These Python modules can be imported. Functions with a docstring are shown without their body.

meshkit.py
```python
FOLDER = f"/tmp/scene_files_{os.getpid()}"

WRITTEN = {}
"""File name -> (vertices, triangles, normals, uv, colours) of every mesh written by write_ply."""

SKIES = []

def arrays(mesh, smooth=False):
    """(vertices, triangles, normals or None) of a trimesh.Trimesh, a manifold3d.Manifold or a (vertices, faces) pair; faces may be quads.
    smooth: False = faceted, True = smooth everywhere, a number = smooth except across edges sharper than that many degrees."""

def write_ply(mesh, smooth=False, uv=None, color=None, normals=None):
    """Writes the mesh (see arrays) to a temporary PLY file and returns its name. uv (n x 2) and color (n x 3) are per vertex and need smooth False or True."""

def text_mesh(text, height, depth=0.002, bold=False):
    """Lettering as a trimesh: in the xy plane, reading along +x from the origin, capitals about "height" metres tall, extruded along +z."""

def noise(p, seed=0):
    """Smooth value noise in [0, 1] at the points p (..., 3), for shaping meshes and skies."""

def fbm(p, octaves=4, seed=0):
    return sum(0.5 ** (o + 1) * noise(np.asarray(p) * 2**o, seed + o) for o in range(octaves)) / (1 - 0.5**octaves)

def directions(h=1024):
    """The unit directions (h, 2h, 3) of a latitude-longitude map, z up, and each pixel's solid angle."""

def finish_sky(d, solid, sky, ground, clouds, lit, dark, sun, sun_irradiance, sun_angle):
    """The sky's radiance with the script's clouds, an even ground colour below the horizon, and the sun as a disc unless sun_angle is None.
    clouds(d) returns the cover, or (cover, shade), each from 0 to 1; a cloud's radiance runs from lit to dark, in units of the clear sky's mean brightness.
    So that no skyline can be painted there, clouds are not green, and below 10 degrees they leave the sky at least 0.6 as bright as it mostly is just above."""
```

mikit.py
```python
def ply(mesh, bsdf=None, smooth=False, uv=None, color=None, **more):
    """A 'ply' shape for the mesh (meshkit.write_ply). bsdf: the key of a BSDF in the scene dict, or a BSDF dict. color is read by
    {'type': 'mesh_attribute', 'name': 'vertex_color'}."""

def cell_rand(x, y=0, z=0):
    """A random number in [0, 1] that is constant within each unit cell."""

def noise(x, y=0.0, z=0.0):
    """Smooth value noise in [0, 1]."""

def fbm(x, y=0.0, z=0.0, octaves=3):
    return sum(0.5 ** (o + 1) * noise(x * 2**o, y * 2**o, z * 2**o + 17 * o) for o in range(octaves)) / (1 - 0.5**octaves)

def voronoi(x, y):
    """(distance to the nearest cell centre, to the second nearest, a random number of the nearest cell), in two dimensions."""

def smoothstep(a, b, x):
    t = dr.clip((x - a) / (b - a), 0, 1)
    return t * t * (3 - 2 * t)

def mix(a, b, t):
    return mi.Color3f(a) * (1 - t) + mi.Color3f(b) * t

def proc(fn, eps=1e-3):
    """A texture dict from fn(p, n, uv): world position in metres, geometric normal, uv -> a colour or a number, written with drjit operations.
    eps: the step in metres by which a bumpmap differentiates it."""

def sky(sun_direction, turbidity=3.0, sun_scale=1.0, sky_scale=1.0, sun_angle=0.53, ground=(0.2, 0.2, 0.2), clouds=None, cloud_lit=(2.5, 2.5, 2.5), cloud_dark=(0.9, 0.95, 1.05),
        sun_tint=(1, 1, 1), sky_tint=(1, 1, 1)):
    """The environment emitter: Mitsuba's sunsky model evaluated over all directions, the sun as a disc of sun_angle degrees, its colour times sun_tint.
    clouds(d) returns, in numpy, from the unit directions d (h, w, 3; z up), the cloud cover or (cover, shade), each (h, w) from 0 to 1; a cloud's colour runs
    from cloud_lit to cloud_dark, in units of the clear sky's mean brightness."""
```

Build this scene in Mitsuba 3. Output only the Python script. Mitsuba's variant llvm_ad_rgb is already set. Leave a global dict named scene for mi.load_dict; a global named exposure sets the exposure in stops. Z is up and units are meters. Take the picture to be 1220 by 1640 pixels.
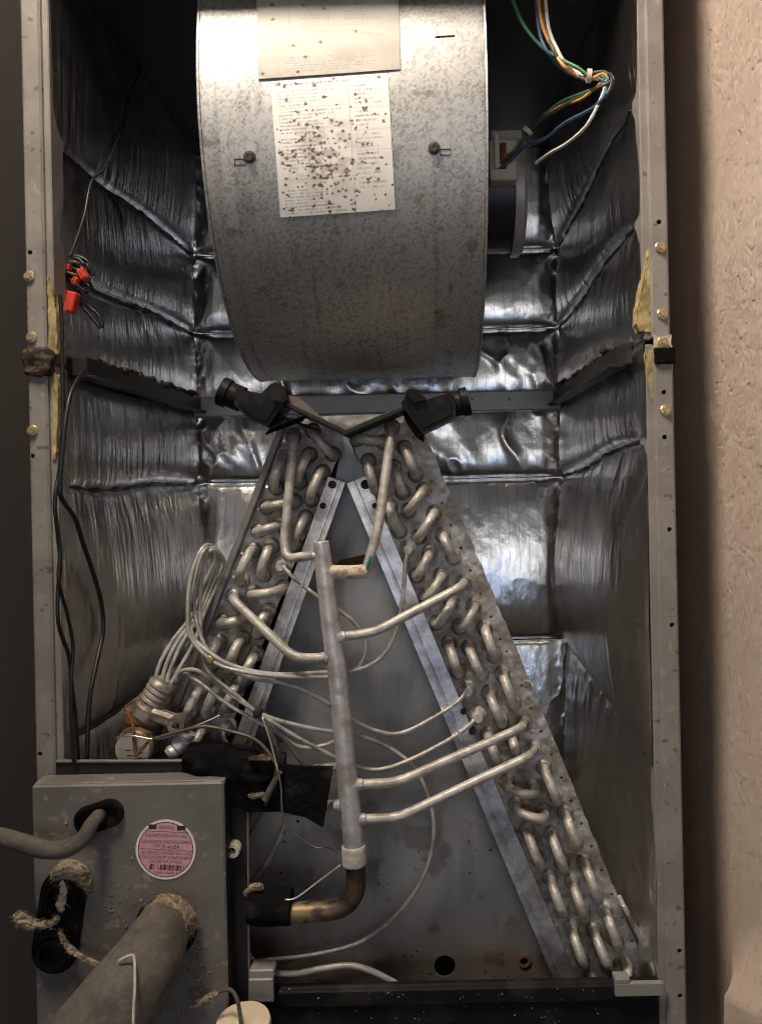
import math, random
import numpy as np, trimesh, manifold3d as m3, drjit as dr, mitsuba as mi
import mikit, meshkit
from mikit import proc, noise, fbm, voronoi, cell_rand, smoothstep, mix
from shapely.geometry import Polygon, Point, LineString, box as sbox
from shapely import affinity

RNG = np.random.default_rng(7)
random.seed(7)
scene, labels = {}, {}

# ------------------------------------------------------------------ camera, light, exposure
F, VX, VY, ROLL = 1312.0, 680.0, 760.0, 0.021        # focal length, vanishing point and roll, in pixels of the photograph
CY, CZ = -0.72, 1.20                                  # the camera stands 0.72 m before the cabinet front (y = 0)
T = mi.ScalarTransform4f
FOV = 2 * math.degrees(math.atan(610 / F))
scene['camera'] = {'type': 'perspective', 'fov': FOV, 'fov_axis': 'x', 'near_clip': 0.01, 'far_clip': 50.0,
                   'principal_point_offset_x': (610 - VX) / 1220, 'principal_point_offset_y': (820 - VY) / 1640,
                   'to_world': T().look_at(origin=[0, CY, CZ], target=[0, CY + 1, CZ], up=[math.sin(ROLL), 0, math.cos(ROLL)])}
exposure = 0.72


def lamp(key, pos, target, sx, sz, rgb, label, cat):
    scene[key] = {'type': 'rectangle', 'to_world': T().look_at(origin=pos, target=target, up=[0, 0.1, 1]) @ T().scale([sx / 2, sz / 2, 1]),
                  'bsdf': {'type': 'diffuse', 'reflectance': {'type': 'rgb', 'value': [.8, .8, .8]}},
                  'emitter': {'type': 'area', 'radiance': {'type': 'rgb', 'value': rgb}}}
    labels[key] = {'label': label, 'category': cat}


lamp('ceiling_lamp', [-0.34, -0.50, CZ + 1.02], [-0.1, 0.1, CZ + .1], 0.34, 0.34, [32.5, 28.2, 22.8], 'warm square ceiling lamp up in front of the open unit', 'lamp')
lamp('daylight_window', [-0.25, -2.75, CZ + 0.16], [-0.25, 0, CZ + .16], 1.7, 0.44, [1.75, 1.70, 1.62], 'broad pale daylight window behind the viewer', 'window')
lamp('daylight_window_001', [0.35, -2.75, CZ - 0.36], [0.35, 0, CZ - .42], 0.8, 0.36, [.85, 1.10, 1.65], 'low bluish daylight window behind the viewer', 'window')
scene['room_bounce'] = {'type': 'constant', 'radiance': {'type': 'rgb', 'value': [.038, .037, .037]}}

# ------------------------------------------------------------------ helpers
cr, sr = math.cos(ROLL), math.sin(ROLL)


def ray(px, py):
    dx, dy = px - VX, py - VY
    return np.array([(dx * cr - dy * sr) / F, 1.0, -(dx * sr + dy * cr) / F])


EYE = np.array([0, CY, CZ])


def P(px, py, y=0.0):
    return EYE + ray(px, py) * (y - CY)


def PX(px, py, x):                                     # on the upright plane x = const
    r = ray(px, py)
    return EYE + r * (x / r[0])


def S(npx, y=0.0):                                      # length of npx pixels at depth y
    return npx / F * (y - CY)


USED = {}


def put(key, mesh, bsdf, smooth=False, parent=None, label=None, cat=None, group=None, kind=None, **kw):
    base = (parent + '__' if parent else '') + key
    n = USED.get(base, 0)
    USED[base] = n + 1
    k = base if n == 0 else f'{base}_{n:03d}'
    scene[k] = mikit.ply(mesh, bsdf, smooth, **kw)
    if label or cat or kind:
        tag(k, label, cat, group, kind)
    return k


def tag(k, label=None, cat=None, group=None, kind=None):
    d = labels.setdefault(k, {})
    for a, b in (('label', label), ('category', cat), ('group', group), ('kind', kind)):
        if b:
            d[a] = b
    return k


def thing(key, label, cat, group=None):
    n = USED.get(key, 0)
    USED[key] = n + 1
    k = key if n == 0 else f'{key}_{n:03d}'
    return tag(k, label, cat, group)


def cat_(*ms):
    return trimesh.util.concatenate([tm(m) for m in ms])


def tm(m):
    if hasattr(m, 'to_mesh'):
        q = m.to_mesh()
        return trimesh.Trimesh(np.array(q.vert_properties[:, :3]), np.array(q.tri_verts), process=False)
    return m


def bez(pts, n=8):                                       # Catmull-Rom through the points
    p = np.asarray(pts, float)
    if len(p) < 3:
        return p
    q = np.vstack([2 * p[0] - p[1], p, 2 * p[-1] - p[-2]])
    out = []
    for i in range(1, len(q) - 2):
        a, b, c, d = q[i - 1:i + 3]
        for t in np.arange(n) / n:
            out.append(.5 * (2 * b + (c - a) * t + (2 * a - 5 * b + 4 * c - d) * t * t + (3 * b - a - 3 * c + d) * t ** 3))
    out.append(q[-2])
    return np.array(out)


def fillet(pts, r, n=7):                                 # straight runs with rounded bends
    p = [np.asarray(q, float) for q in pts]
    out = [p[0]]
    for a, b, c in zip(p[:-2], p[1:-1], p[2:]):
        u, v = a - b, c - b
        lu, lv = np.linalg.norm(u), np.linalg.norm(v)
        d = min(r, lu * .48, lv * .48)
        s, e = b + u / lu * d, b + v / lv * d
        for t in np.linspace(0, 1, n):
            out.append((1 - t) ** 2 * s + 2 * t * (1 - t) * b + t * t * e)
    out.append(p[-1])
    return np.array(out)


def tube(pts, r, sides=14, caps=True, hollow=0):
    p = np.asarray(pts, float)
    n = len(p)
    r = np.interp(np.linspace(0, 1, n), np.linspace(0, 1, len(np.atleast_1d(r))), np.atleast_1d(r))
    t = np.gradient(p, axis=0)
    t /= np.linalg.norm(t, axis=1, keepdims=True) + 1e-12
    a = np.cross(t[0], [0.31, 0.2, 0.93])
    a /= np.linalg.norm(a)
    ang = np.arange(sides) * 2 * np.pi / sides
    rows = []
    for i in range(n):
        a = a - t[i] * (a @ t[i])
        a /= np.linalg.norm(a) + 1e-12
        b = np.cross(t[i], a)
        rows.append(p[i] + r[i] * (np.cos(ang)[:, None] * a + np.sin(ang)[:, None] * b))
    v = np.vstack(rows)
    i, j = np.meshgrid(np.arange(n - 1), np.arange(sides), indexing='ij')
    j2 = (j + 1) % sides
    q = np.stack([i * sides + j, i * sides + j2, (i + 1) * sides + j2, (i + 1) * sides + j], -1).reshape(-1, 4)
    f = np.vstack([q[:, [0, 1, 2]], q[:, [0, 2, 3]]])
    if caps:
        k = len(v)
        v = np.vstack([v, p[0], p[-1]])
        j = np.arange(sides)
        f = np.vstack([f, np.stack([(j + 1) % sides, j, j * 0 + k], 1), np.stack([(n - 1) * sides + j, (n - 1) * sides + (j + 1) % sides, j * 0 + k + 1], 1)])
    return trimesh.Trimesh(v, f, process=False)


def lathe(prof, p0, axis, sides=28):
    """prof: (radius, height along axis) pairs."""
    axis = np.asarray(axis, float) / np.linalg.norm(axis)
    a = np.cross(axis, [0.3, 0.25, 0.9] if abs(axis[2]) < .9 else [1, 0, 0])
    a /= np.linalg.norm(a)
    b = np.cross(axis, a)
    ang = np.arange(sides) * 2 * np.pi / sides
    ring = np.cos(ang)[:, None] * a + np.sin(ang)[:, None] * b
    v = np.vstack([np.asarray(p0) + axis * h + ring * max(r, 1e-5) for r, h in prof])
    n = len(prof)
    i, j = np.meshgrid(np.arange(n - 1), np.arange(sides), indexing='ij')
    j2 = (j + 1) % sides
    q = np.stack([i * sides + j, i * sides + j2, (i + 1) * sides + j2, (i + 1) * sides + j], -1).reshape(-1, 4)
    return trimesh.Trimesh(v, np.vstack([q[:, [0, 1, 2]], q[:, [0, 2, 3]]]), process=False)


def cbox(lo, hi, c=0.0012):
    """A box with chamfered edges (hull)."""
    lo, hi = np.minimum(lo, hi), np.maximum(lo, hi)
    c = min(c, *(0.45 * (hi - lo)))
    pts = []
    for k in range(3):
        for s in np.ndindex(2, 2, 2):
            q = np.array([lo[i] if s[i] == 0 else hi[i] for i in range(3)], float)
            for i in range(3):
                if i != k:
                    q[i] += c if s[i] == 0 else -c
            pts.append(q)
    return m3.Manifold.hull_points(np.array(pts))


def bar(a, b, up, w, h, c=0.001):
    """A chamfered bar from a to b; w across, h along up."""
    a, b, up = (np.asarray(q, float) for q in (a, b, up))
    d = b - a
    L = np.linalg.norm(d)
    d /= L
    up = up - d * (up @ d)
    up /= np.linalg.norm(up)
    s = np.cross(d, up)
    m = tm(cbox([0, -w / 2, -h / 2], [L, w / 2, h / 2], c))
    m.vertices = a + m.vertices[:, :1] * d + m.vertices[:, 1:2] * s + m.vertices[:, 2:] * up
    return m


def xz(pts, y):
    return [tuple(P(a, b, y)[[0, 2]]) for a, b in pts]


def plate(poly, y0, y1, bev=0.0):
    """Extrude an (x, z) polygon from y0 (towards the viewer) to y1, with a small bevel on the near face."""
    geoms = getattr(poly, 'geoms', [poly])
    out = []
    for g in geoms:
        if g.is_empty:
            continue
        g = g.simplify(1e-5)
        m = trimesh.creation.extrude_polygon(g, abs(y1 - y0), engine='earcut')
        v = m.vertices.copy()
        m.vertices = np.stack([v[:, 0], max(y0, y1) - v[:, 2], v[:, 1]], 1)
        out.append(m)
    m = trimesh.util.concatenate(out)
    if m.volume < 0:
        m.invert()
    return m


def bevel_plate(poly, y0, y1, b=0.0015):
    """A plate whose near edge is chamfered: hull for convex, offset stack else."""
    cs = poly.simplify(1e-5)
    inner = cs.buffer(-b, join_style=1)
    a = plate(cs, y0 + b, y1)
    c = m3.Manifold.hull_points(np.array([[x, y0, z] for x, z in inner.exterior.coords] + [[x, y0 + b, z] for x, z in cs.exterior.coords]))
    return cat_(a, c)


def disp(mesh, amp, freq, seed=0, oct=3):
    v = mesh.vertices
    n = np.array(mesh.vertex_normals)
    mesh.vertices = v + n * ((meshkit.fbm(v * freq, oct, seed) - .5) * 2 * amp)[:, None]
    return mesh


def hexscrew(p, n, r, h):
    n = np.asarray(n, float) / np.linalg.norm(n)
    washer = lathe([(0, 0), (r * 1.35, 0), (r * 1.35, h * .25), (r * 1.2, h * .35), (0, h * .35)], p, n, 20)
    head = lathe([(r, h * .2), (r, h * .85), (r * .86, h), (r * .55, h), (r * .5, h * .92), (0, h * .92)], p, n, 6)
    return cat_(washer, head)


# outer edges of the two coil slabs: a point of each and the inward normal
def edge_of(a, b, sgn):
    a, b = P(*a, .05), P(*b, .05)
    d = (b - a) / np.linalg.norm(b - a)
    n = np.array([-d[2], d[0]])
    n = n if n[0] * sgn > 0 else -n
    return [float(a[0]), float(a[2]), float(abs(n[0])), float(n[1])]


EDGE_R, EDGE_L = edge_of((660, 676), (1034, 1572), -1), edge_of((455, 672), (228, 1300), 1)
BC, BR = np.array([.28, CZ + .37]), .25        # blower axis (y, z) and radius of its housing
# ------------------------------------------------------------------ materials
def rgb(*c):
    return {'type': 'rgb', 'value': list(c)}


def prin(color, rough, metal=0.0, spec=0.5, bump=None, bscale=1.0, **kw):
    b = {'type': 'principled', 'base_color': color if isinstance(color, dict) else rgb(*color), 'roughness': rough, 'metallic': metal, 'specular': spec, **kw}
    if bump is not None:
        b = {'type': 'bumpmap', 'tex': bump, 'scale': bscale, 'bsdf': b}
    return {'type': 'twosided', 'bsdf': b}


def f_spangle(p, n, uv):
    w = (fbm(p.x * 300, p.y * 300, p.z * 300) - .5) * 1.8
    th = dr.atan2(p.z - (1.20 + .37), .28 - p.y) * .25
    a = voronoi(p.x * 420 + w, th * 420 + w)[2]
    b = voronoi(p.x * 700 + 9 + w, th * 700 + w)[2]
    k = fbm(p.x * 34, th * 34, 2., octaves=4)
    d = fbm(p.x * 12 + 5, th * 9, 6., octaves=4)
    st = fbm(p.x * 130, th * 9, 4., octaves=3)
    v = .60 - .17 * smoothstep(.45, .98, a) - .13 * smoothstep(.45, .9, b) * smoothstep(.30, .62, k) + .10 * (d - .5) - .10 * smoothstep(.58, .75, st)
    c = mix((.97, .98, 1.0), (.95, .92, .87), d) * v
    return mix(c, (.20, .15, .10), smoothstep(.70, .80, fbm(p.x * 50 + 3, th * 50, 9., octaves=4)) * .5)


def f_sheet(p, n, uv):
    w = (fbm(p.x * 260, p.y * 260, p.z * 260) - .5) * 1.6
    a = voronoi(p.x * 210 + w, p.z * 210 + w)[2]
    g = fbm(p.x * 42 + 7, 0., p.z * 42, octaves=4)
    g2 = smoothstep(.42, .68, fbm(p.x * 130, 3., p.z * 130 + 5))
    v = .44 + .20 * a * a
    dr_ = (EDGE_R[0] - p.x) * EDGE_R[2] + (p.z - EDGE_R[1]) * EDGE_R[3]
    dl_ = (p.x - EDGE_L[0]) * EDGE_L[2] + (p.z - EDGE_L[1]) * EDGE_L[3]
    grime = smoothstep(.009, .020, dr.select(p.x > -.075, dr_, dl_) + .010 * (g - .5))
    v = v * (1 - .30 * grime)
    c = mix((1, .99, .97), (.62, .56, .48), smoothstep(.36, .66, g)) * v
    c = mix(c, (.10, .088, .072), g2 * .45)
    rust = smoothstep(.70, .80, fbm(p.x * 55 + 31, 1., p.z * 55 + 11))
    return mix(c, (.17, .085, .035), rust * .6)


def f_alu(p, n, uv):
    g = fbm(p.x * 60, p.y * 60, p.z * 60, octaves=4)
    s = voronoi(p.x * 330 + 4, p.z * 330)[2]
    return mix((.72, .72, .74), (.42, .41, .41), smoothstep(.35, .7, g)) * (.84 + .22 * s)


def f_tube(p, n, uv):
    g = fbm(p.x * 90, p.y * 90, p.z * 90, octaves=4)
    h = fbm(p.x * 420, p.y * 420, p.z * 420)
    return mix((.60, .57, .53), (.40, .37, .33), smoothstep(.4, .66, g)) * (.82 + .3 * h)


def f_header(p, n, uv):
    g = fbm(p.x * 70 + 3, p.y * 70, p.z * 70, octaves=4)
    h = fbm(p.x * 500, p.y * 500, p.z * 500)
    return mix((.68, .665, .67), (.46, .44, .43), smoothstep(.4, .68, g)) * (.82 + .3 * h)


def f_brass(p, n, uv):
    g = fbm(p.x * 110, p.y * 110, p.z * 110, octaves=4)
    return mix((.36, .325, .28), (.17, .14, .11), smoothstep(.36, .66, g))


def f_rough(p, n, uv):
    return .30 + .3 * fbm(p.x * 80, p.y * 80, p.z * 80)


def f_post(p, n, uv):
    g = fbm(p.x * 25, p.y * 25, p.z * 25, octaves=4)
    h = noise(p.x * 900, p.y * 900, p.z * 900)
    k = fbm(p.x * 240, p.y * 240, p.z * 90, octaves=4)
    c = mix((.262, .240, .224), (.215, .196, .180), smoothstep(.35, .7, g)) * (.95 + .1 * h)
    c = mix(c, (.36, .33, .30), smoothstep(.71, .77, k) * .5)
    return mix(c, (.10, .07, .05), smoothstep(.71, .78, fbm(p.x * 130 + 9, p.y * 130, p.z * 130, octaves=4)) * .7)


def f_panel(p, n, uv):
    g = fbm(p.x * 22, p.y * 22, p.z * 22 + 3, octaves=4)
    d = fbm(p.x * 120, p.y * 120, p.z * 120, octaves=4)
    h = noise(p.x * 1100, p.y * 1100, p.z * 1100)
    c = mix((.178, .166, .158), (.138, .127, .120), smoothstep(.35, .7, g)) * (.94 + .12 * h)
    return mix(c, (.36, .31, .25), smoothstep(.60, .74, d) * .45)


def f_delta(p, n, uv):
    g = fbm(p.x * 16 + 2, p.y * 16, p.z * 16, octaves=5)
    d = fbm(p.x * 60 + 5, 2., p.z * 60, octaves=4)
    sp = smoothstep(.77, .81, fbm(p.x * 230, 7., p.z * 230, octaves=3)) * smoothstep(.58, .68, fbm(p.x * 18 + 40, 1., p.z * 18))
    low = smoothstep(CZ - .36, CZ - .46, p.z + .03 * g)
    run = fbm(p.x * 75, 4., p.z * 9, octaves=4)
    blot = smoothstep(.56, .70, fbm(p.x * 34 + 13, 9., p.z * 34, octaves=5)) * smoothstep(CZ - .15, CZ - .40, p.z)
    c = mix((.235, .248, .265), (.180, .184, .192), smoothstep(.35, .68, g))
    c = mix(c, (.29, .28, .265), smoothstep(.55, .75, d) * .2 + smoothstep(.50, .70, run) * .28)
    c = mix(c, (.10, .098, .10), smoothstep(.55, .72, fbm(p.x * 60 + 50, 4., p.z * 11, octaves=4)) * .3)
    c = mix(c, (.075, .06, .05), blot * .6)
    c = mix(c, (.17, .115, .07), low * .45)
    return mix(c, (.025, .02, .018), sp)


def f_foil(p, n, uv):
    g = fbm(p.x * 22, p.y * 22, p.z * 22, octaves=4)
    return mix((.88, .88, .88), (.66, .655, .64), smoothstep(.42, .72, g))


def f_foil_back(p, n, uv):
    g = fbm(p.x * 22, p.y * 22, p.z * 22, octaves=4)
    c = mix((.82, .82, .82), (.62, .62, .61), smoothstep(.42, .72, g))
    w = .10 * (noise(p.x * 40, 0., p.z * 40) - .5)
    a = dr.abs((p.x + w * .02) * 72 - dr.floor((p.x + w * .02) * 72) - .5)
    q = (p.x * .42 + p.z) * 78
    s = (-p.x * .42 + p.z) * 78
    b1 = dr.abs(q - dr.floor(q) - .5)
    b2 = dr.abs(s - dr.floor(s) - .5)
    v = 1 - smoothstep(.0, .045, a)
    u = (1 - smoothstep(.0, .03, dr.minimum(b1, b2))) * smoothstep(.40, .6, fbm(p.x * 25 + 4, 0., p.z * 25))
    return mix(c, (.22, .22, .23), dr.maximum(v * .7, u * .55))


def f_foil_bump(p, n, uv):
    a = fbm(p.x * 230 + p.y * 230, p.z * 17, 0., octaves=3)
    b = fbm(p.x * 160, p.y * 160, p.z * 160, octaves=3)
    return .8 * a + .2 * b


def f_foil_back_bump(p, n, uv):
    b = fbm(p.x * 120, p.y * 120, p.z * 120, octaves=3)
    a = fbm(p.x * 190, 0., p.z * 45, octaves=3)
    return .5 * b + .5 * a


def f_pits(p):
    q = .5 * p.y - .8 * p.z
    return smoothstep(.66, .76, fbm(p.y * 190 + q * 60, p.z * 190, 8., octaves=3))


def f_stucco_bump(p, n, uv):
    a = fbm(p.y * 210, p.z * 200, 1., octaves=4)
    return .6 * a - .35 * f_pits(p)


def f_stucco(p, n, uv):
    g = fbm(p.y * 14, p.z * 14, 2., octaves=4)
    pit = f_pits(p)
    return mix(mix((.54, .44, .375), (.465, .375, .318), g), (.33, .245, .185), pit * .4)


def f_copper(p, n, uv):
    g = fbm(p.x * 90, p.y * 90, p.z * 90, octaves=4)
    x = smoothstep(-.115, -.08, p.x + .012 * (g - .5))
    c = mix((.30, .22, .12), (.11, .065, .042), x)
    return mix(c, (.035, .032, .03), smoothstep(.42, .62, g) * .85)


def f_lint(p, n, uv):
    g = fbm(p.x * 420, p.y * 420, p.z * 420, octaves=3)
    return mix((.40, .32, .24), (.13, .098, .07), smoothstep(.3, .72, g))


def f_lint_bump(p, n, uv):
    return fbm(p.x * 520, p.y * 520, p.z * 520, octaves=3)


def f_wool(p, n, uv):
    g = fbm(p.x * 160, p.y * 160, p.z * 60, octaves=4)
    return mix((.44, .35, .17), (.22, .165, .075), smoothstep(.35, .72, g))


def f_dusty(p, n, uv):
    g = fbm(p.x * 60, p.y * 60, p.z * 60, octaves=4)
    h = fbm(p.x * 380, p.y * 380, p.z * 380, octaves=2)
    return mix((.112, .098, .084), (.072, .062, .053), smoothstep(.35, .68, g)) * (.8 + .4 * h)


def f_black(p, n, uv):
    g = fbm(p.x * 70, p.y * 70, p.z * 70, octaves=4)
    return mix((.007, .007, .0076), (.020, .019, .018), smoothstep(.5, .75, g))


def f_crud(p, n, uv):
    g = fbm(p.x * 200, p.y * 200, p.z * 200, octaves=4)
    return mix((.02, .015, .012), (.16, .105, .065), smoothstep(.45, .75, g))


def line_print(u, v, x0, x1, y0, y1, rows, seed, ink=.55):
    """Rows of tiny unreadable print inside a rectangle of the label."""
    inside = (u > x0) & (u < x1) & (v > y0) & (v < y1)
    r = (v - y0) / (y1 - y0) * rows
    k = dr.floor(r)
    fr = r - k
    length = x0 + (x1 - x0) * (.45 + .55 * cell_rand(k, seed, 5))
    on = (fr > .25) & (fr < .72) & (u < length)
    t = noise(u * 170 + seed * 9, k * 3.7 + seed, 0.)
    return dr.select(inside & on, smoothstep(.30, .62, t) * ink, 0.)


def rule(u, v, x0, x1, y0, y1):
    return dr.select((u > x0) & (u < x1) & (v > y0) & (v < y1), .5, 0.)


def f_label_a(p, n, uv):          # lower label: a spec sheet spotted with mildew
    u, v = uv.x, 1 - uv.y
    ink = line_print(u, v, .04, .92, .015, .05, 1, 1, .8)
    for q in ((.05, .62, .07, .20, 5, 2), (.05, .63, .22, .40, 7, 3), (.05, .60, .42, .66, 9, 4), (.05, .62, .80, .99, 8, 5), (.70, .96, .06, .22, 5, 6), (.70, .94, .25, .38, 4, 7), (.70, .97, .42, .54, 4, 8), (.70, .95, .56, .84, 8, 9)):
        ink = dr.maximum(ink, line_print(u, v, *q, ink=.5))
    for q in ((.655, .66, .08, .98), (.66, .99, .235, .238), (.66, .99, .40, .403), (.66, .99, .55, .553), (.03, .655, .73, .733), (.03, .655, .205, .208)):
        ink = dr.maximum(ink, rule(u, v, *q))
    c = mix((.92, .90, .86), (.12, .11, .11), ink)
    zone = dr.exp(-dr.square((u - .42) / .30)) * dr.exp(-dr.square((v - .58) / .30))
    w = (fbm(u * 60, v * 80, 5.) - .5) * .16
    spots = mi.Float(0)
    for sc, th, q0, q1 in ((8., .25, .12, .5), (14., .31, .10, .55), (24., .36, .05, .50)):
        d, _, r = voronoi(u * sc + w, v * sc * 1.35 + w)
        spots = dr.maximum(spots, (1 - smoothstep(th * .6, th, d + .34 * (fbm(u * 110, v * 150, 4.) - .35))) * dr.select(r < q0 + q1 * zone, 1., 0.))
    c = mix(c, (.36, .25, .20), zone * smoothstep(.38, .62, fbm(u * 14, v * 18, 2.)) * .55)
    return mix(c, (.055, .035, .026), spots * .93)


def f_label_b(p, n, uv):          # upper label: a wiring diagram
    u, v = uv.x, 1 - uv.y
    ink = mi.Float(0)
    for q in ((.18, .90, .74, .95, 6, 1), (.30, .85, .02, .10, 2, 2), (.30, .60, .20, .28, 2, 3), (.62, .90, .16, .30, 3, 4), (.40, .86, .42, .50, 2, 6), (.78, .98, .48, .62, 5, 5)):
        ink = dr.maximum(ink, line_print(u, v, *q, ink=.30))
    for q in ((.22, .225, .1, .62), (.50, .505, .05, .4), (.74, .745, .05, .35), (.22, .75, .36, .366)):
        ink = dr.maximum(ink, rule(u, v, *q) * .5)
    d, _, r = voronoi(u * 9, v * 6)
    sp = (1 - smoothstep(.1, .22, d + .1 * noise(u * 90, v * 60, 0.))) * dr.select(r < .22, 1., 0.)
    c = mix((.50, .48, .44), (.12, .10, .09), ink)
    c = mix(c, (.40, .33, .25), smoothstep(.45, .75, fbm(u * 5, v * 4, 1.)) * .35)
    return mix(c, (.06, .045, .035), sp * .85)


def f_barcode(p, n, uv):
    k = dr.floor(uv.x * 46)
    return mix((.62, .35, .39), (.10, .05, .06), dr.select(cell_rand(k, 3, 1) > .45, 1., 0.))


def f_tape(p, n, uv):
    g = fbm(p.x * 240, p.y * 240, p.z * 240, octaves=3)
    return mix((.56, .48, .38), (.25, .14, .08), smoothstep(.45, .68, g) * .8)


def f_flake(p, n, uv):
    return mix((.55, .52, .47), (.36, .32, .27), noise(p.x * 300, p.y * 300, p.z * 300))


def f_pan(p, n, uv):
    g = fbm(p.x * 40, p.y * 40, p.z * 40, octaves=4)
    s = smoothstep(.80, .84, fbm(p.x * 420, 1., p.z * 420, octaves=2))
    return mix((.010, .010, .011), (.026, .024, .022), smoothstep(.45, .75, g))


def f_bumpfine(p, n, uv):
    return fbm(p.x * 180, p.y * 180, p.z * 180, octaves=3)


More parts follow.
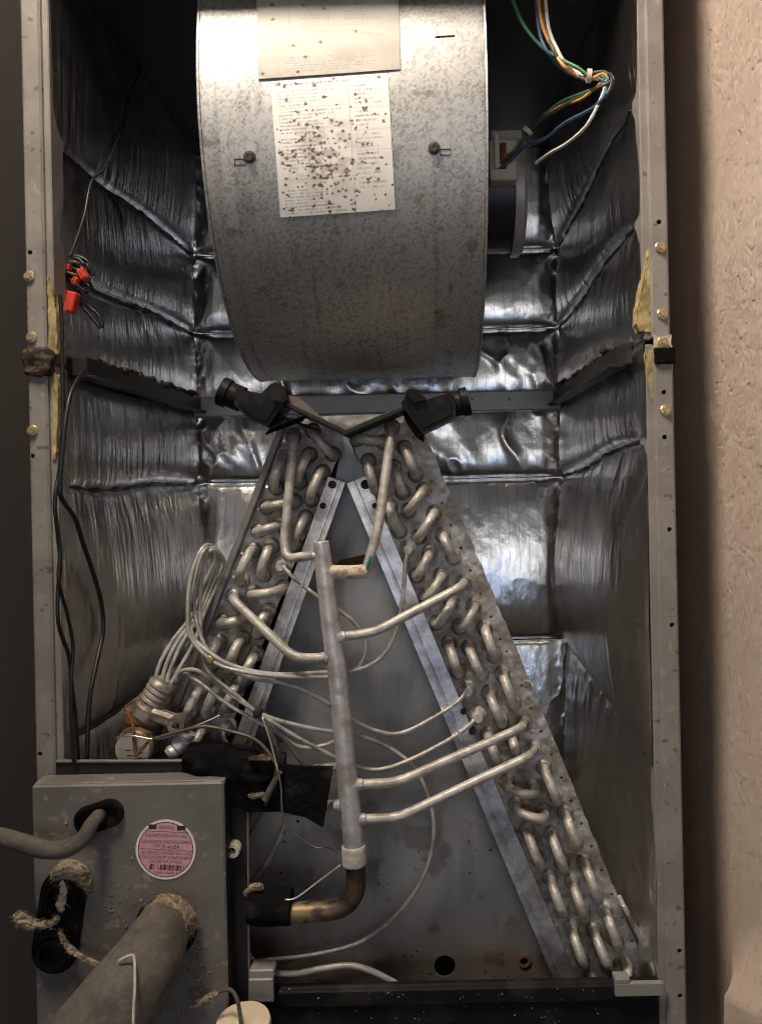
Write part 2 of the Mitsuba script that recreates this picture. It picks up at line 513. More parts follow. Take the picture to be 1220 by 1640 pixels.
M = {
    'foil': prin(proc(f_foil), .26, 1.0, bump=proc(f_foil_bump, 6e-4), bscale=.0016),
    'foil_scrim': prin(proc(f_foil_back), .26, 1.0, bump=proc(f_foil_back_bump, 6e-4), bscale=.0005),
    'galvanised': prin(proc(f_spangle), .48, .72, spec=.3),
    'tube_sheet_metal': prin(proc(f_sheet), .50, .55, bump=proc(f_bumpfine), bscale=.0010),
    'aluminium_rail': prin(proc(f_alu), .38, .85),
    'tube_metal': prin(proc(f_tube), .52, .45, spec=.35, bump=proc(f_bumpfine), bscale=.0005),
    'header_metal': prin(proc(f_header), .46, .55, bump=proc(f_bumpfine), bscale=.0007),
    'post_paint': prin(proc(f_post), .48),
    'panel_paint': prin(proc(f_panel), .52),
    'delta_paint': prin(proc(f_delta), .42, .15),
    'rail_paint': prin((.24, .245, .255), .4, .2),
    'black_plastic': prin(proc(f_black), .46, spec=.14),
    'black_foam': prin(proc(f_black), .9, spec=.06, bump=proc(f_bumpfine), bscale=.002),
    'pan_plastic': prin(proc(f_pan), .5, spec=.10),
    'dark_paint': prin((.020, .0195, .0195), .5, spec=.25),
    'dull_brass': prin(proc(f_brass), .5, .5, bump=proc(f_bumpfine), bscale=.0006),
    'crease_shade': prin((.035, .035, .036), .45, .4),  # dark tone for the shade inside the foil creases
    'flange_metal': prin((.20, .19, .18), .5, .3),
    'shield': prin((.13, .105, .085), .6),
    'fin_metal': prin((.16, .15, .14), .6, .3),
    'copper': prin(proc(f_copper), .48, .5),
    'lint': prin(proc(f_lint), .95, sheen=.6, bump=proc(f_lint_bump, 4e-4), bscale=.0035),
    'wool': prin(proc(f_wool), .9),
    'dusty_pipe': prin(proc(f_dusty), .8, sheen=.3),
    'crud': prin(proc(f_crud), .85),
    'rust': prin((.16, .075, .035), .8),
    'flake': prin(proc(f_flake), .9),
    'white_plastic': prin((.62, .57, .47), .4),
    'clip_plastic': prin((.24, .235, .22), .35),
    'cream_cap': prin((.70, .58, .42), .5),
    'red_plastic': prin((.62, .055, .03), .4),
    'zinc': prin((.80, .66, .42), .30, .9),
    'old_screw': prin((.10, .09, .075), .5, .6),
    'wire_green': prin((.05, .17, .10), .4), 'wire_orange': prin((.62, .33, .10), .4), 'wire_white': prin((.68, .64, .58), .4),
    'wire_blue': prin((.055, .11, .20), .4), 'wire_brown': prin((.10, .075, .05), .4), 'wire_black': prin((.014, .014, .015), .4),
    'bare_wire': prin((.75, .70, .62), .3, .95),
    'motor_shell': prin((.45, .43, .42), .42, .3), 'motor_black': prin((.016, .018, .022), .4),
    'stucco': prin(proc(f_stucco), .9, bump=proc(f_stucco_bump, 7e-4), bscale=.0022),
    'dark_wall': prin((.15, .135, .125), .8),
    'paper_a': prin(proc(f_label_a), .5), 'paper_b': prin(proc(f_label_b), .5),
    'sticker_pink': prin((.62, .35, .39), .5), 'sticker_white': prin((.80, .74, .74), .5), 'ink': prin((.045, .02, .025), .6), 'barcode': prin(proc(f_barcode), .5),
    'hole': prin((.006, .006, .006), .9),
    'round_label': prin((.36, .33, .29), .6),
    'teal': prin((.02, .22, .20), .5),
    'tape_paper': prin(proc(f_tape), .7),
}
for k, v in M.items():
    scene['mat_' + k] = v
M = {k: 'mat_' + k for k in M}

# ------------------------------------------------------------------ room walls beside the cabinet
TOP, BOT = CZ + .462, CZ - .62


def sheet(x_of, y0, y1, z0, z1, ny, nz, flip=False):
    yy, zz = np.meshgrid(np.linspace(y0, y1, ny), np.linspace(z0, z1, nz), indexing='ij')
    v = np.stack([x_of(yy, zz), yy, zz], -1).reshape(-1, 3)
    i, j = np.meshgrid(np.arange(ny - 1), np.arange(nz - 1), indexing='ij')
    q = np.stack([i * nz + j, (i + 1) * nz + j, (i + 1) * nz + j + 1, i * nz + j + 1], -1).reshape(-1, 4)
    if flip:
        q = q[:, ::-1]
    return trimesh.Trimesh(v, np.vstack([q[:, [0, 1, 2]], q[:, [0, 2, 3]]]), process=False)


def stucco_x(yy, zz):
    p = np.stack([yy * 60 + zz * 18, zz * 52, yy * 0], -1)
    added_ledge = np.clip((CZ - .372 - .45 * (yy + .06) - zz) / .06, 0, 1)  # slope added low on the wall to catch the lamp as a bright patch
    return .272 - .030 * added_ledge ** 1.5 * np.clip((.03 - yy) / .06, 0, 1) + .0018 * (meshkit.fbm(p, 4, 3) - .5) + .012 * (meshkit.fbm(np.stack([yy * 5, zz * 4, yy * 0], -1), 2, 9) - .5)


put('wall', sheet(stucco_x, -.16, .6, CZ - .75, CZ + .85, 260, 420, True), M['stucco'], True, label='tan stucco wall with rough pitted plaster right of the cabinet', kind='structure')
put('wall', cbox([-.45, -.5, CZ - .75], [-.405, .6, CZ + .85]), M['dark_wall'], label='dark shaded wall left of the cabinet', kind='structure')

# ------------------------------------------------------------------ cabinet: posts, skins, foil insulation, rails
cab = thing('cabinet', 'tall grey steel air handler cabinet standing open, lined with shiny foil insulation', 'cabinet')
XL0, XL1 = P(44, 600)[0], P(75, 600)[0]        # left post, outer and inner edge of its face
XR0, XR1 = P(1046, 650)[0], P(1076, 650)[0]
ZJ = P(1060, 560)[2]                            # joint between the upper and the lower section


def hole_cut(m, px, py, r=.0021):
    q = P(px, py, 0.)
    c = m3.Manifold.cylinder(.03, r, r, 18, True).rotate([90, 0, 0]).translate([q[0], 0, q[2]])
    return m - c


def post(x0, x1, z0, z1, holes, inner):
    m = cbox([x0, 0, z0], [x1, .034, z1], .0018)
    lip = cbox([x1 - .001, .005, z0], [x1 + .0055, .03, z1], .001) if inner > 0 else cbox([x0 - .0055, .005, z0], [x0 + .001, .03, z1], .001)
    m = (m + lip) - m3.Manifold.cube([abs(x1 - x0) - .003, .05, z1 - z0 + .02]).translate([x0 + .0015, .0015, z0 - .01])
    for h in holes:
        m = hole_cut(m, *h)
    return tm(m)


put('post', post(XL0, XL1, ZJ + .002, TOP, [(48, 404)], 1), M['post_paint'], 25, cab)
put('post', post(XL0, XL1, BOT, ZJ - .002, [(52, 730), (64, 1208)], 1), M['post_paint'], 25, cab)
put('post', post(XR0, XR1, ZJ + .010, TOP, [(1055, 355)], -1), M['post_paint'], 25, cab)
put('post', post(XR0 + .001, XR1 + .002, BOT, ZJ + .006, [(1063, 628), (1064, 700), (1072, 848), (1076, 1001), (1088, 1524), (1089, 1596)], -1), M['post_paint'], 25, cab)
for px, py in ((47, 443), (51, 541), (52, 690), (1057, 396), (1060, 503), (1061, 547), (1065, 657)):
    q = P(px, py, 0)
    put('screw', hexscrew(q - np.array([0, .0002, 0]), [0.06, -1, .1], .0036, .0042), M['zinc'], 25, cab)
put('added_light_blocker', tm(m3.Manifold(m3.Mesh(*[np.array(q, t) for q, t in zip((tm(cbox([XL0, .0, TOP + .021], [XR1 + .001, .52, CZ + .98], .002)).vertices, tm(cbox([XL0, .0, TOP + .021], [XR1 + .001, .52, CZ + .98], .002)).faces), (np.float32, np.uint32))]))), M['post_paint'], False, cab)  # unseen box added to stop lamp light passing over the cabinet onto the wall
# outer skins, top and back of the cabinet
put('side_panel', cbox([XL0, .0345, BOT], [XL0 + .0015, .52, TOP], .0003), M['post_paint'], False, cab)
put('side_panel', cbox([XR1 - .0005, .0345, BOT], [XR1 + .001, .52, TOP], .0003), M['post_paint'], False, cab)
put('back_panel', cbox([XL0 + .002, .505, BOT], [XR1 - .001, .5195, TOP], .0005), M['post_paint'], False, cab)
put('top_panel', cbox([XL0, .0, TOP + .001], [XR1, .52, TOP + .02], .0005), M['dark_paint'], False, cab)
put('base_panel', cbox([XL0, .0, BOT - .02], [XR1, .52, BOT - .001], .0005), M['post_paint'], False, cab)

YB = .46                                        # mean depth of the back foil
XWL, XWR = -.328, .199                          # mean places of the side foils
SEAMS = np.array([-.66, -.24, -.006, .104, .208, .322, .60]) + CZ


def pillow(z, amp=1.0, warp=0.):
    z = z + warp
    k = np.clip(np.searchsorted(SEAMS, z) - 1, 0, len(SEAMS) - 2)
    h = SEAMS[k + 1] - SEAMS[k]
    t = np.clip((z - SEAMS[k]) / h, 0, 1)
    t = t ** .66
    a = np.where(h > .3, .016, np.where(h > .2, .024, .0115)) * amp * np.where(k >= 5, .8, 1.)
    near = np.min(np.abs(z[..., None] - SEAMS), -1)
    return a * np.sin(np.pi * t) ** .72 - .003 * np.exp(-(near / .005) ** 2), k, t


def ridge(p, o, s):
    return 1 - np.abs(2 * meshkit.fbm(p, o, s) - 1)


RISE = {2: (.003, .0, .0, -.022, -.023), 5: (-.022, .048, .012, .020, .013)}    # how far each seam climbs from the back corner to the front


def side_warp(y01, zz, seed):
    off = np.interp(zz, SEAMS[1:6], RISE[seed])
    return -off * (1 - y01) ** 1.4 - .004 * np.sin(y01 * 9 + seed) * (1 - y01)


def side_height(yy, zz, seed, sgn):
    y01 = np.clip(yy / YB, 0, 1)
    warp = side_warp(y01, zz, seed)
    h, k, t = pillow(zz, .85, warp)
    h = h * (1 - np.clip((yy - YB + .035) / .035, 0, 1) ** 2) * np.clip((yy - .004) / .09, 0, 1) ** .6
    pinch = (1 - np.sin(np.pi * np.clip(t, 0, 1))) ** 2
    folds = ridge(np.stack([yy * 34 + 3 * meshkit.noise(np.stack([zz * 9, yy * 4, zz * 0], -1), seed + 3), zz * 5, zz * 0 + k * 7.3], -1), 2, seed + 11)
    h = h + .0026 * (folds ** 3) * (.25 + .9 * pinch) * np.where(k >= 5, .4, 1.)
    h = h + .0009 * (meshkit.fbm(np.stack([yy * 150, zz * 12, yy * 0], -1), 3, seed + 5) - .5)
    h = h + .0022 * (meshkit.fbm(np.stack([yy * 16, zz * 16, yy * 0], -1), 3, seed + 7) - .5)
    return h


put('foil_insulation', sheet(lambda y, z: XWL + side_height(y, z, 2, 1), .006, YB + .012, BOT, TOP, 170, 480), M['foil'], True, cab)
put('foil_insulation', sheet(lambda y, z: XWR - side_height(y, z, 5, -1), .006, YB + .012, BOT, TOP, 170, 480, True), M['foil'], True, cab)


def back_mesh():
    nx, nz = 200, 520
    xx, zz = np.meshgrid(np.linspace(XWL - .004, XWR + .004, nx), np.linspace(BOT, TOP, nz), indexing='ij')
    h, k, t = pillow(zz, 1.0, .004 * (meshkit.noise(np.stack([xx * 6, zz * 0 + 1, zz * 0], -1), 4) - .5))
    edge = np.minimum(xx - XWL, XWR - xx)
    h = h * np.clip(edge / .03, 0, 1) ** .55
    e2 = np.exp(-np.clip(edge, 0, 1) / .012)
    cr_ = ridge(np.stack([xx * 60, zz * 38, xx * 0], -1), 3, 21)
    crb = ridge(np.stack([xx * 17 + zz * 6, zz * 12, xx * 0 + 3], -1), 3, 22)
    crush = np.where((zz > SEAMS[2]) & (zz < SEAMS[4]), 1., .22)
    h = h + e2 * .006 * cr_ ** 2 + crush * .004 * crb ** 3 + .0006 * (meshkit.fbm(np.stack([xx * 70, zz * 30, xx * 0], -1), 3, 8) - .5)
    h = h + .0016 * (meshkit.fbm(np.stack([xx * 16, zz * 16, xx * 0], -1), 2, 18) - .5)
    v = np.stack([xx, YB - h, zz], -1).reshape(-1, 3)
    i, j = np.meshgrid(np.arange(nx - 1), np.arange(nz - 1), indexing='ij')
    q = np.stack([i * nz + j, (i + 1) * nz + j, (i + 1) * nz + j + 1, i * nz + j + 1], -1).reshape(-1, 4)
    return trimesh.Trimesh(v, np.vstack([q[:, [0, 1, 2]], q[:, [0, 2, 3]]]), process=False)


put('foil_insulation', back_mesh(), M['foil_scrim'], True, cab, label='quilted back foil with a fine grid of scrim threads')
# dark tubes along the side liners, standing for shade in the quilting creases
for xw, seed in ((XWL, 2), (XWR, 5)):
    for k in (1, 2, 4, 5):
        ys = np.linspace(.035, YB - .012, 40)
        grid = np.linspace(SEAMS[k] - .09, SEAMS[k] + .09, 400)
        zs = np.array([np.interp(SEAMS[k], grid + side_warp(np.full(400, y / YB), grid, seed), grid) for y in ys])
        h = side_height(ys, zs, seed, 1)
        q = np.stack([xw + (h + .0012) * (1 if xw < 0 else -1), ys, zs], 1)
        put('crease_shade_tube', tube(q, [.0012, .0022, .0024, .0024, .0024], 10), M['crease_shade'], True, cab)
# yellow glass wool showing between post and foil
for pts in ([(1037, 400), (1032, 430), (1022, 490), (1019, 518), (1024, 530), (1044, 532), (1042, 395)], [(1033, 562), (1036, 600), (1044, 640), (1050, 636), (1047, 558)],
            [(76, 440), (84, 462), (90, 500), (92, 566), (78, 572)], [(82, 592), (92, 602), (93, 660), (89, 735), (84, 738)]):
    m = plate(Polygon(xz(pts, .003)), .003, .018)
    m = m.subdivide_to_size(.005)
    put('glass_wool', disp(disp(m.subdivide_to_size(.003), .0016, 120, 4), .0010, 420, 6), M['wool'], True, cab, label='strip of yellow glass wool showing beside the post')


# divider rails: back and sides
def rail_back():
    za, zb = P(600, 662, .425)[2], P(600, 630, .425)[2]
    m = cbox([XWL + .006, .425, za], [XWR - .006, .452, zb], .0015)
    for px in (755, 815):
        q = P(px, 640, .425)
        m = m - m3.Manifold.cylinder(.02, .0028, .0028, 16, True).rotate([90, 0, 0]).translate([q[0], .425, q[2]])
    return tm(m)


put('cross_rail', rail_back(), M['rail_paint'], 25, cab)
for sgn, xw in ((1, XWL), (-1, XWR)):
    z = SEAMS[3]
    m = cat_(bar([xw + sgn * .014, .03, z + .002], [xw + sgn * .010, .45, z], [0, 0, 1], .014, .018, .001), bar([xw + sgn * .021, .03, z - .008], [xw + sgn * .018, .45, z - .010], [0, 0, 1], .014, .003, .0008))
    r = put('cross_rail', m, M['dark_paint'], 25, cab)
    cl = []
    for i in range(60):
        yq = .06 + .34 * RNG.random()
        s = .0015 + .005 * RNG.random() ** 2
        b = trimesh.creation.icosphere(1, s)
        b.apply_scale([.8, 1.6, .7])
        b.apply_translation([xw + sgn * (.010 + .010 * RNG.random()), yq, z + .010 + .004 * RNG.random()])
        cl.append(disp(b, s * .6, 260, i))
    put('burnt_crud', cat_(*cl), M['crud'], True, r, kind='stuff')
# torn foam tape over the joints of the posts
q0, q1 = P(1048, 553, -.003), P(1078, 582, -.003)
put('tape_patch', disp(tm(cbox([q0[0], -.0045, q1[2]], [q1[0] + .002, .0, q0[2] - .002], .001).refine_to_length(.004)), .0008, 200), M['black_foam'], 40, cab, label='torn black tape patch on the right post joint')
m = plate(Polygon(xz([(1046, 536), (1060, 540), (1075, 535), (1074, 550), (1078, 560), (1066, 556), (1058, 562), (1047, 556)], -.001)), -.0014, -.0004)
put('tape_patch', m, M['tape_paper'], False, cab, label='shred of pale torn tape on the right post')
q0, q1 = P(36, 553, -.003), P(90, 600, -.003)
m = tm(cbox([q0[0], -.007, q1[2]], [q1[0] - .004, .02, q0[2] - .002], .003).refine_to_length(.003))
put('tape_patch', disp(m, .004, 90, 3, 4), M['crud'], 60, cab, label='burnt brown tape lump on the left post joint')

# ------------------------------------------------------------------ blower
BX0, BX1 = P(319, 110, .03)[0], P(776, 110, .03)[0]
blower = thing('blower_housing', 'round galvanised blower housing with stained paper labels on its curved front', 'blower')


def scroll_at(px, py, off=0.):
    r = ray(px, py)
    o = np.array([CY, CZ]) - BC
    d = r[1:]
    a, b, c = d @ d, 2 * o @ d, o @ o - (BR + off) ** 2
    t = (-b - math.sqrt(max(b * b - 4 * a * c, 0))) / (2 * a)
    p = EYE + r * t
    n = np.array([0, p[1] - BC[0], p[2] - BC[1]])
    return p, n / np.linalg.norm(n)


pmin = -math.asin((TOP - .001 - BC[1]) / BR)
ph = np.linspace(pmin, math.pi - pmin, 180)
xs = np.linspace(BX0, BX1, 40)
gx, gp = np.meshgrid(xs, ph, indexing='ij')
dent = .0012 * (meshkit.fbm(np.stack([gx * 12, np.cos(gp) * 3, np.sin(gp) * 3], -1), 2, 6) - .5)
v = np.stack([gx, BC[0] - (BR + dent) * np.cos(gp), BC[1] - (BR + dent) * np.sin(gp)], -1).reshape(-1, 3)
i, j = np.meshgrid(np.arange(39), np.arange(179), indexing='ij')
q = np.stack([i * 180 + j, (i + 1) * 180 + j, (i + 1) * 180 + (j + 1), i * 180 + (j + 1)], -1).reshape(-1, 4)
put('scroll_wrap', trimesh.Trimesh(v, np.vstack([q[:, [0, 1, 2]], q[:, [0, 2, 3]]]), process=False), M['galvanised'], True, blower)
for x, s in ((BX0, -1), (BX1, 1)):
    prof = [(.11, s * .004), (.245, s * .001), (BR + .0008, s * .0004), (BR + .0012, s * .0022), (BR + .0002, s * .003), (.12, s * .006), (.11, s * .004)]
    sp = lathe(prof[:-1] if s > 0 else prof[:-1][::-1], [x, *BC], [1, 0, 0], 120)
    sp = trimesh.intersections.slice_mesh_plane(sp, [0, 0, -1], [0, 0, TOP - .001])
    put('side_plate', sp, M['galvanised'], 30, blower)
    put('inlet_ring', lathe([(.085, s * .001), (.112, s * .006), (.118, s * .012), (.105, s * .013), (.085, s * .004)], [x, *BC], [1, 0, 0], 60), M['motor_black'], 40, blower)


def label_sheet(c, nu=24, nv=24, off=.0006, corner=.02):
    """A paper label lying on the curved front; c: its corners tl, tr, br, bl."""
    c = np.asarray(c, float)
    u, v = np.meshgrid(np.linspace(0, 1, nu), np.linspace(0, 1, nv), indexing='ij')
    pts = c[0] * ((1 - u) * (1 - v))[..., None] + c[1] * (u * (1 - v))[..., None] + c[2] * (u * v)[..., None] + c[3] * ((1 - u) * v)[..., None]
    rip = (meshkit.noise(np.stack([u * 7, v * 6, u * 0], -1), 3) * .0004)
    top = np.array([scroll_at(*pts[a, b], off + rip[a, b])[0] for a in range(nu) for b in range(nv)])
    bot = np.array([scroll_at(*pts[a, b], off - .0004)[0] for a in range(nu) for b in range(nv)])
    i, j = np.meshgrid(np.arange(nu - 1), np.arange(nv - 1), indexing='ij')
    q = np.stack([i * nv + j, i * nv + j + 1, (i + 1) * nv + j + 1, (i + 1) * nv + j], -1).reshape(-1, 4)
    f = np.vstack([q[:, [0, 1, 2]], q[:, [0, 2, 3]]])
    uv = np.stack([u, 1 - v], -1).reshape(-1, 2)
    n = len(top)
    return trimesh.Trimesh(np.vstack([top, bot]), np.vstack([f, f[:, ::-1] + n]), process=False), np.vstack([uv, uv])


m, uv = label_sheet([(433, 130), (621, 116), (633, 335), (449, 348)], off=.0008)
put('paper_label', m, M['paper_a'], False, blower, label='white specification label spotted with dark mildew', uv=uv)
m, uv = label_sheet([(411, -2), (638, -6), (641, 110), (413, 126)], off=.0014)
put('paper_label', m, M['paper_b'], False, blower, label='cream wiring diagram label above the spotted one', uv=uv)
for px, py in ((400, 251), (695, 237)):
    p, n = scroll_at(px, py)
    put('screw', hexscrew(p, n, .0042, .006), M['old_screw'], 25, blower)
for px, py, s in ((384, 259, 1), (713, 243, -1)):
    p, n = scroll_at(px, py, .0004)
    t = np.cross([1, 0, 0], n)
    ring = []
    for a, b in ((-.005, -.0025), (.005, -.0025), (.004 if s > 0 else .005, .0025), (-.005 if s > 0 else -.004, .0025), (-.005, -.0025)):
        ring.append(p + np.array([a, 0, 0]) * 1.0 - t * b)
    put('lanced_tab', tube(ring, .00045, 6), M['hole'], False, blower)
p0, p1 = scroll_at(697, 59, .0)[0], scroll_at(728, 57, .0)[0]
put('slot', tube([p0, p1], .0009, 8), M['hole'], False, blower)

# motor on the right side of the blower
mot = thing('blower_motor', 'grey and black fan motor with a pale plug socket beside the blower', 'motor')
MX1, MX0 = PX(780, 300, .05), 0
mx = lambda px, py, y: P(px, py, y)[0]
mc = np.array([BX1 + .008, .275, CZ + .335])
xa, xb, xc = BX1 + .008, mx(827, 320, .205), mx(846, 300, .205)
put('shell', lathe([(0, 0), (.062, 0), (.066, .004), (.066, xb - xa), (.0, xb - xa)], mc, [1, 0, 0], 64), M['motor_black'], 30, mot)
put('end_cover', lathe([(.066, xb - xa), (.0715, xb - xa), (.0715, xc - xa - .004), (.068, xc - xa), (.03, xc - xa), (0, xc - xa)], mc, [1, 0, 0], 64), M['motor_shell'], 30, mot)
a, b = P(783, 222, .185), P(829, 287, .185)
m = cbox([a[0], .185, b[2]], [b[0], .215, a[2]], .002) - cbox([a[0] + .007, .17, b[2] + .012], [b[0] - .012, .208, a[2] - .004], .001)
sock = put('plug_socket', tm(m), M['white_plastic'], 25, mot)
a, b = P(790, 216, .183), P(800, 270, .183)
put('plug', cat_(cbox([a[0], .178, b[2]], [b[0], .205, a[2]], .001), cbox([b[0], .190, b[2] + .006], [b[0] + .012, .205, a[2] - .010], .001)), M['white_plastic'], 25, sock)
a, b = P(799, 231, .19), P(815, 262, .19)
put('pins', disp(tm(cbox([a[0], .186, b[2]], [b[0], .2, a[2]], .002).refine_to_length(.003)), .002, 200), M['rust'], 40, sock)
a, b = P(786, 208, .2), P(836, 222, .2)
put('bracket', cat_(cbox([a[0], .2, b[2]], [b[0], .204, a[2]], .001), cbox([b[0] - .014, .204, b[2] - .05], [b[0] - .001, .208, a[2]], .001)), M['motor_shell'], 25, mot)

# wiring harness
har = thing('wire_harness', 'loose tied bundle of coloured wires hanging beside the blower motor', 'wires')


def ywire(px, py):
    if py < 112:
        return .05 - .02 * max(0, (px - 880) / 60)
    return float(np.interp(px, [800, 850, 900, 945, 985], [.185, .15, .085, .030, .022]))


def wire(parent, key, mat, pts, r, label=None):
    return put(key, tube(bez([P(q[0], q[1], ywire(q[0], q[1]) + (q[2] - .13) * .12) for q in pts], 8), r, 9), M[mat], True, parent, label=label)


WR = .0017
H = [(943, 120, .135), (962, 119, .145), (976, 124, .15), (974, 140, .15)]
wire(har, 'wire', 'wire_green', [(815, -30, .12), (823, 5, .12), (840, 42, .12), (868, 75, .125), (900, 95, .13), (925, 108, .135), (943, 121, .138), (964, 122, .146), (972, 130, .15)], WR, 'green wire')
wire(har, 'wire', 'wire_orange', [(861, -30, .10), (863, 10, .10), (870, 45, .105), (886, 80, .12), (905, 108, .125), (925, 122, .13), (945, 126, .135), (965, 118, .145), (976, 126, .15)], WR, 'orange wire')
wire(har, 'wire', 'wire_white', [(873, -30, .09), (874, 10, .09), (880, 50, .10), (892, 78, .11), (903, 98, .12), (918, 112, .13), (942, 123, .135), (962, 128, .145), (968, 140, .15), (958, 166, .14), (938, 202, .12), (908, 229, .11), (880, 245, .105), (858, 261, .10)], WR, 'white wire with a bare loose end')
wire(har, 'wire', 'wire_blue', [(858, -30, .115), (859, 15, .115), (866, 60, .12), (882, 90, .125), (905, 113, .132), (930, 124, .137), (955, 124, .145), (970, 138, .15), (955, 168, .145), (905, 196, .15), (875, 220, .16), (842, 234, .165), (815, 258, .17), (803, 268, .185)], WR, 'blue wire')
wire(har, 'wire', 'wire_brown', [(867, -30, .11), (869, 15, .11), (876, 55, .115), (893, 92, .12), (918, 118, .13), (943, 117, .137), (968, 115, .147), (978, 128, .15), (962, 138, .15), (925, 156, .15), (895, 173, .15), (870, 188, .155), (846, 210, .16), (828, 240, .165), (808, 258, .185)], WR, 'brown wire')
wire(har, 'wire', 'wire_green', [(976, 122, .153), (966, 134, .155), (930, 150, .152), (900, 162, .153), (872, 183, .158), (848, 206, .162), (836, 225, .165), (812, 254, .183)], WR, 'green wire running back to the motor')
wire(har, 'wire', 'wire_orange', [(972, 118, .155), (960, 134, .158), (930, 158, .156), (896, 170, .158), (866, 190, .16), (844, 212, .165), (826, 238, .168), (806, 250, .185)], WR * .8, 'tan wire running back to the motor')
wire(har, 'wire', 'wire_black', [(975, 118, .148), (980, 128, .15), (976, 144, .15), (966, 160, .15)], WR * 1.5, 'black end of the bundle')
for (px, py, y, ax) in ((943, 121, .031, (1, -.1, -.1)), (845, 209, .156, (-.7, .3, -.7))):
    put('cable_tie', lathe([(.0045, -.0022), (.0062, -.0022), (.0062, .0022), (.0045, .0022), (.0045, -.0022)], P(px, py, y), ax, 16), M['white_plastic'], 30, har)

# ------------------------------------------------------------------ evaporator coil
coil = thing('evaporator_coil', 'dirty A-shaped evaporator coil with bent return tubes and a grey triangular plate', 'coil')
YS = .05
RS = [(562, 694), (578, 676), (660, 676), (682, 700), (760, 880), (860, 1118), (960, 1365), (1028, 1535), (1034, 1572), (902, 1572), (800, 1340), (700, 1095), (620, 880), (588, 775), (566, 715)]
LS = [(455, 672), (548, 690), (550, 712), (525, 770), (470, 905), (410, 1060), (350, 1215), (300, 1300), (228, 1300), (250, 1215), (300, 1095), (368, 925), (446, 700)]
RP, LP = Polygon(xz(RS, YS)), Polygon(xz(LS, YS))


def punched(poly, holes, y):
    for px, py, r in holes:
        c = P(px, py, y)
        poly = poly.difference(Point(c[0], c[2]).buffer(S(r, y)))
    return poly


rh = [(662, 701, 2.6), (690, 771, 2.4), (708, 806, 2.2), (722, 841, 2.2), (738, 878, 3), (753, 914, 2.3), (769, 951, 2.3), (786, 988, 2.4), (801, 1024, 2.4), (811, 1044, 2.2), (835, 1098, 2.4), (850, 1135, 2.4), (866, 1172, 2.6), (883, 1209, 2.3), (899, 1246, 2.5), (914, 1283, 2.5), (931, 1320, 2.5), (947, 1356, 2.5), (963, 1395, 2.5), (980, 1433, 2.5), (996, 1471, 2.5), (1012, 1508, 2.5)]
lh = [(454, 706, 2.4), (427, 779, 2.4), (414, 815, 2.3), (401, 850, 2.3), (387, 886, 2.3), (374, 924, 2.3), (361, 960, 2.3), (318, 1080, 2.4), (303, 1124, 2.4), (292, 1152, 2.4)]


def jag(poly, amp, seed):
    b = np.array(poly.exterior.segmentize(.004).coords)[:-1]
    n = meshkit.fbm(np.stack([b[:, 0] * 170, b[:, 1] * 170, b[:, 0] * 0], -1), 2, seed)
    c = b.mean(0)
    return Polygon(b + (n - .5)[:, None] * amp * np.array([1, .3])).buffer(0)


def sheet_mesh(poly, holes, seed):
    return plate(punched(jag(poly, .0022, seed), holes, YS), YS, YS + .0016)


ts_r = put('tube_sheet', sheet_mesh(RP, rh, 1), M['tube_sheet_metal'], False, coil)
ts_l = put('tube_sheet', sheet_mesh(LP, lh, 2), M['tube_sheet_metal'], False, coil)
put('fin_block', plate(RP.buffer(-.006), YS + .004, .40), M['fin_metal'], False, coil)
put('fin_block', plate(LP.buffer(-.006), YS + .004, .40), M['fin_metal'], False, coil)
# outer flange of the left slab
a, b = P(452, 686, YS - .004), P(222, 1290, YS - .004)
put('flange', bar(a, b, [0, 1, 0], .0062, .012, .0008), M['flange_metal'], 25, coil)
# triangular plate between the slabs
DY = .064
dp = Polygon(xz([(552, 690), (590, 775), (700, 1060), (800, 1310), (908, 1575), (300, 1640), (330, 1330), (395, 1150), (470, 960), (530, 800)], DY))
dp = dp.difference(Point(*P(712, 1548, DY)[[0, 2]]).buffer(S(17, DY))).difference(Point(*P(839, 1539, DY)[[0, 2]]).buffer(S(7, DY)))
for px, py in ((477, 1316), (455, 1333), (455, 1349), (450, 1400)):
    dp = dp.difference(Point(*P(px, py, DY)[[0, 2]]).buffer(S(2.4, DY)))
hole_slot = Polygon(xz([(534, 912), (544, 897), (585, 888), (588, 915)], DY))
dp = dp.difference(hole_slot)
put('triangle_plate', plate(dp, DY, DY + .0015), M['delta_paint'], False, coil, label='grey stained triangular plate between the two coil slabs')
put('rusty_opening', plate(hole_slot.buffer(.004), DY + .006, DY + .009), M['rust'], False, coil, label='rusty opening behind the broken pipe')
put('plug_hole', lathe([(S(6, DY), 0), (S(10, DY), -.0005), (S(10, DY), -.002), (S(6, DY), -.002)], P(839, 1539, DY), [0, 1, 0], 24), M['rust'], 30, coil)


# inner rails with a ridge
def ridged(a, b, w, flip):
    a, b = np.asarray(a), np.asarray(b)
    d = (b - a) / np.linalg.norm(b - a)
    s = np.array([d[2], 0, -d[0]]) * flip
    pr = [(-.5, .0), (-.5, -.0105), (-.22, -.010), (-.19, -.0130), (-.11, -.0130), (-.08, -.010), (.5, -.0085), (.5, .0)]
    v = np.vstack([e + np.array([s * (u * w) + np.array([0, h, 0]) for u, h in pr]) for e in (a, b)])
    n = len(pr)
    f = []
    for k in range(n):
        k2 = (k + 1) % n
        f += [[k, k2, n + k2], [k, n + k2, n + k]]
    for k in range(1, n - 1):
        f += [[0, k + 1, k], [n, n + k, n + k + 1]]
    m = trimesh.Trimesh(v, f, process=False)
    if m.volume < 0:
        m.invert()
    return m


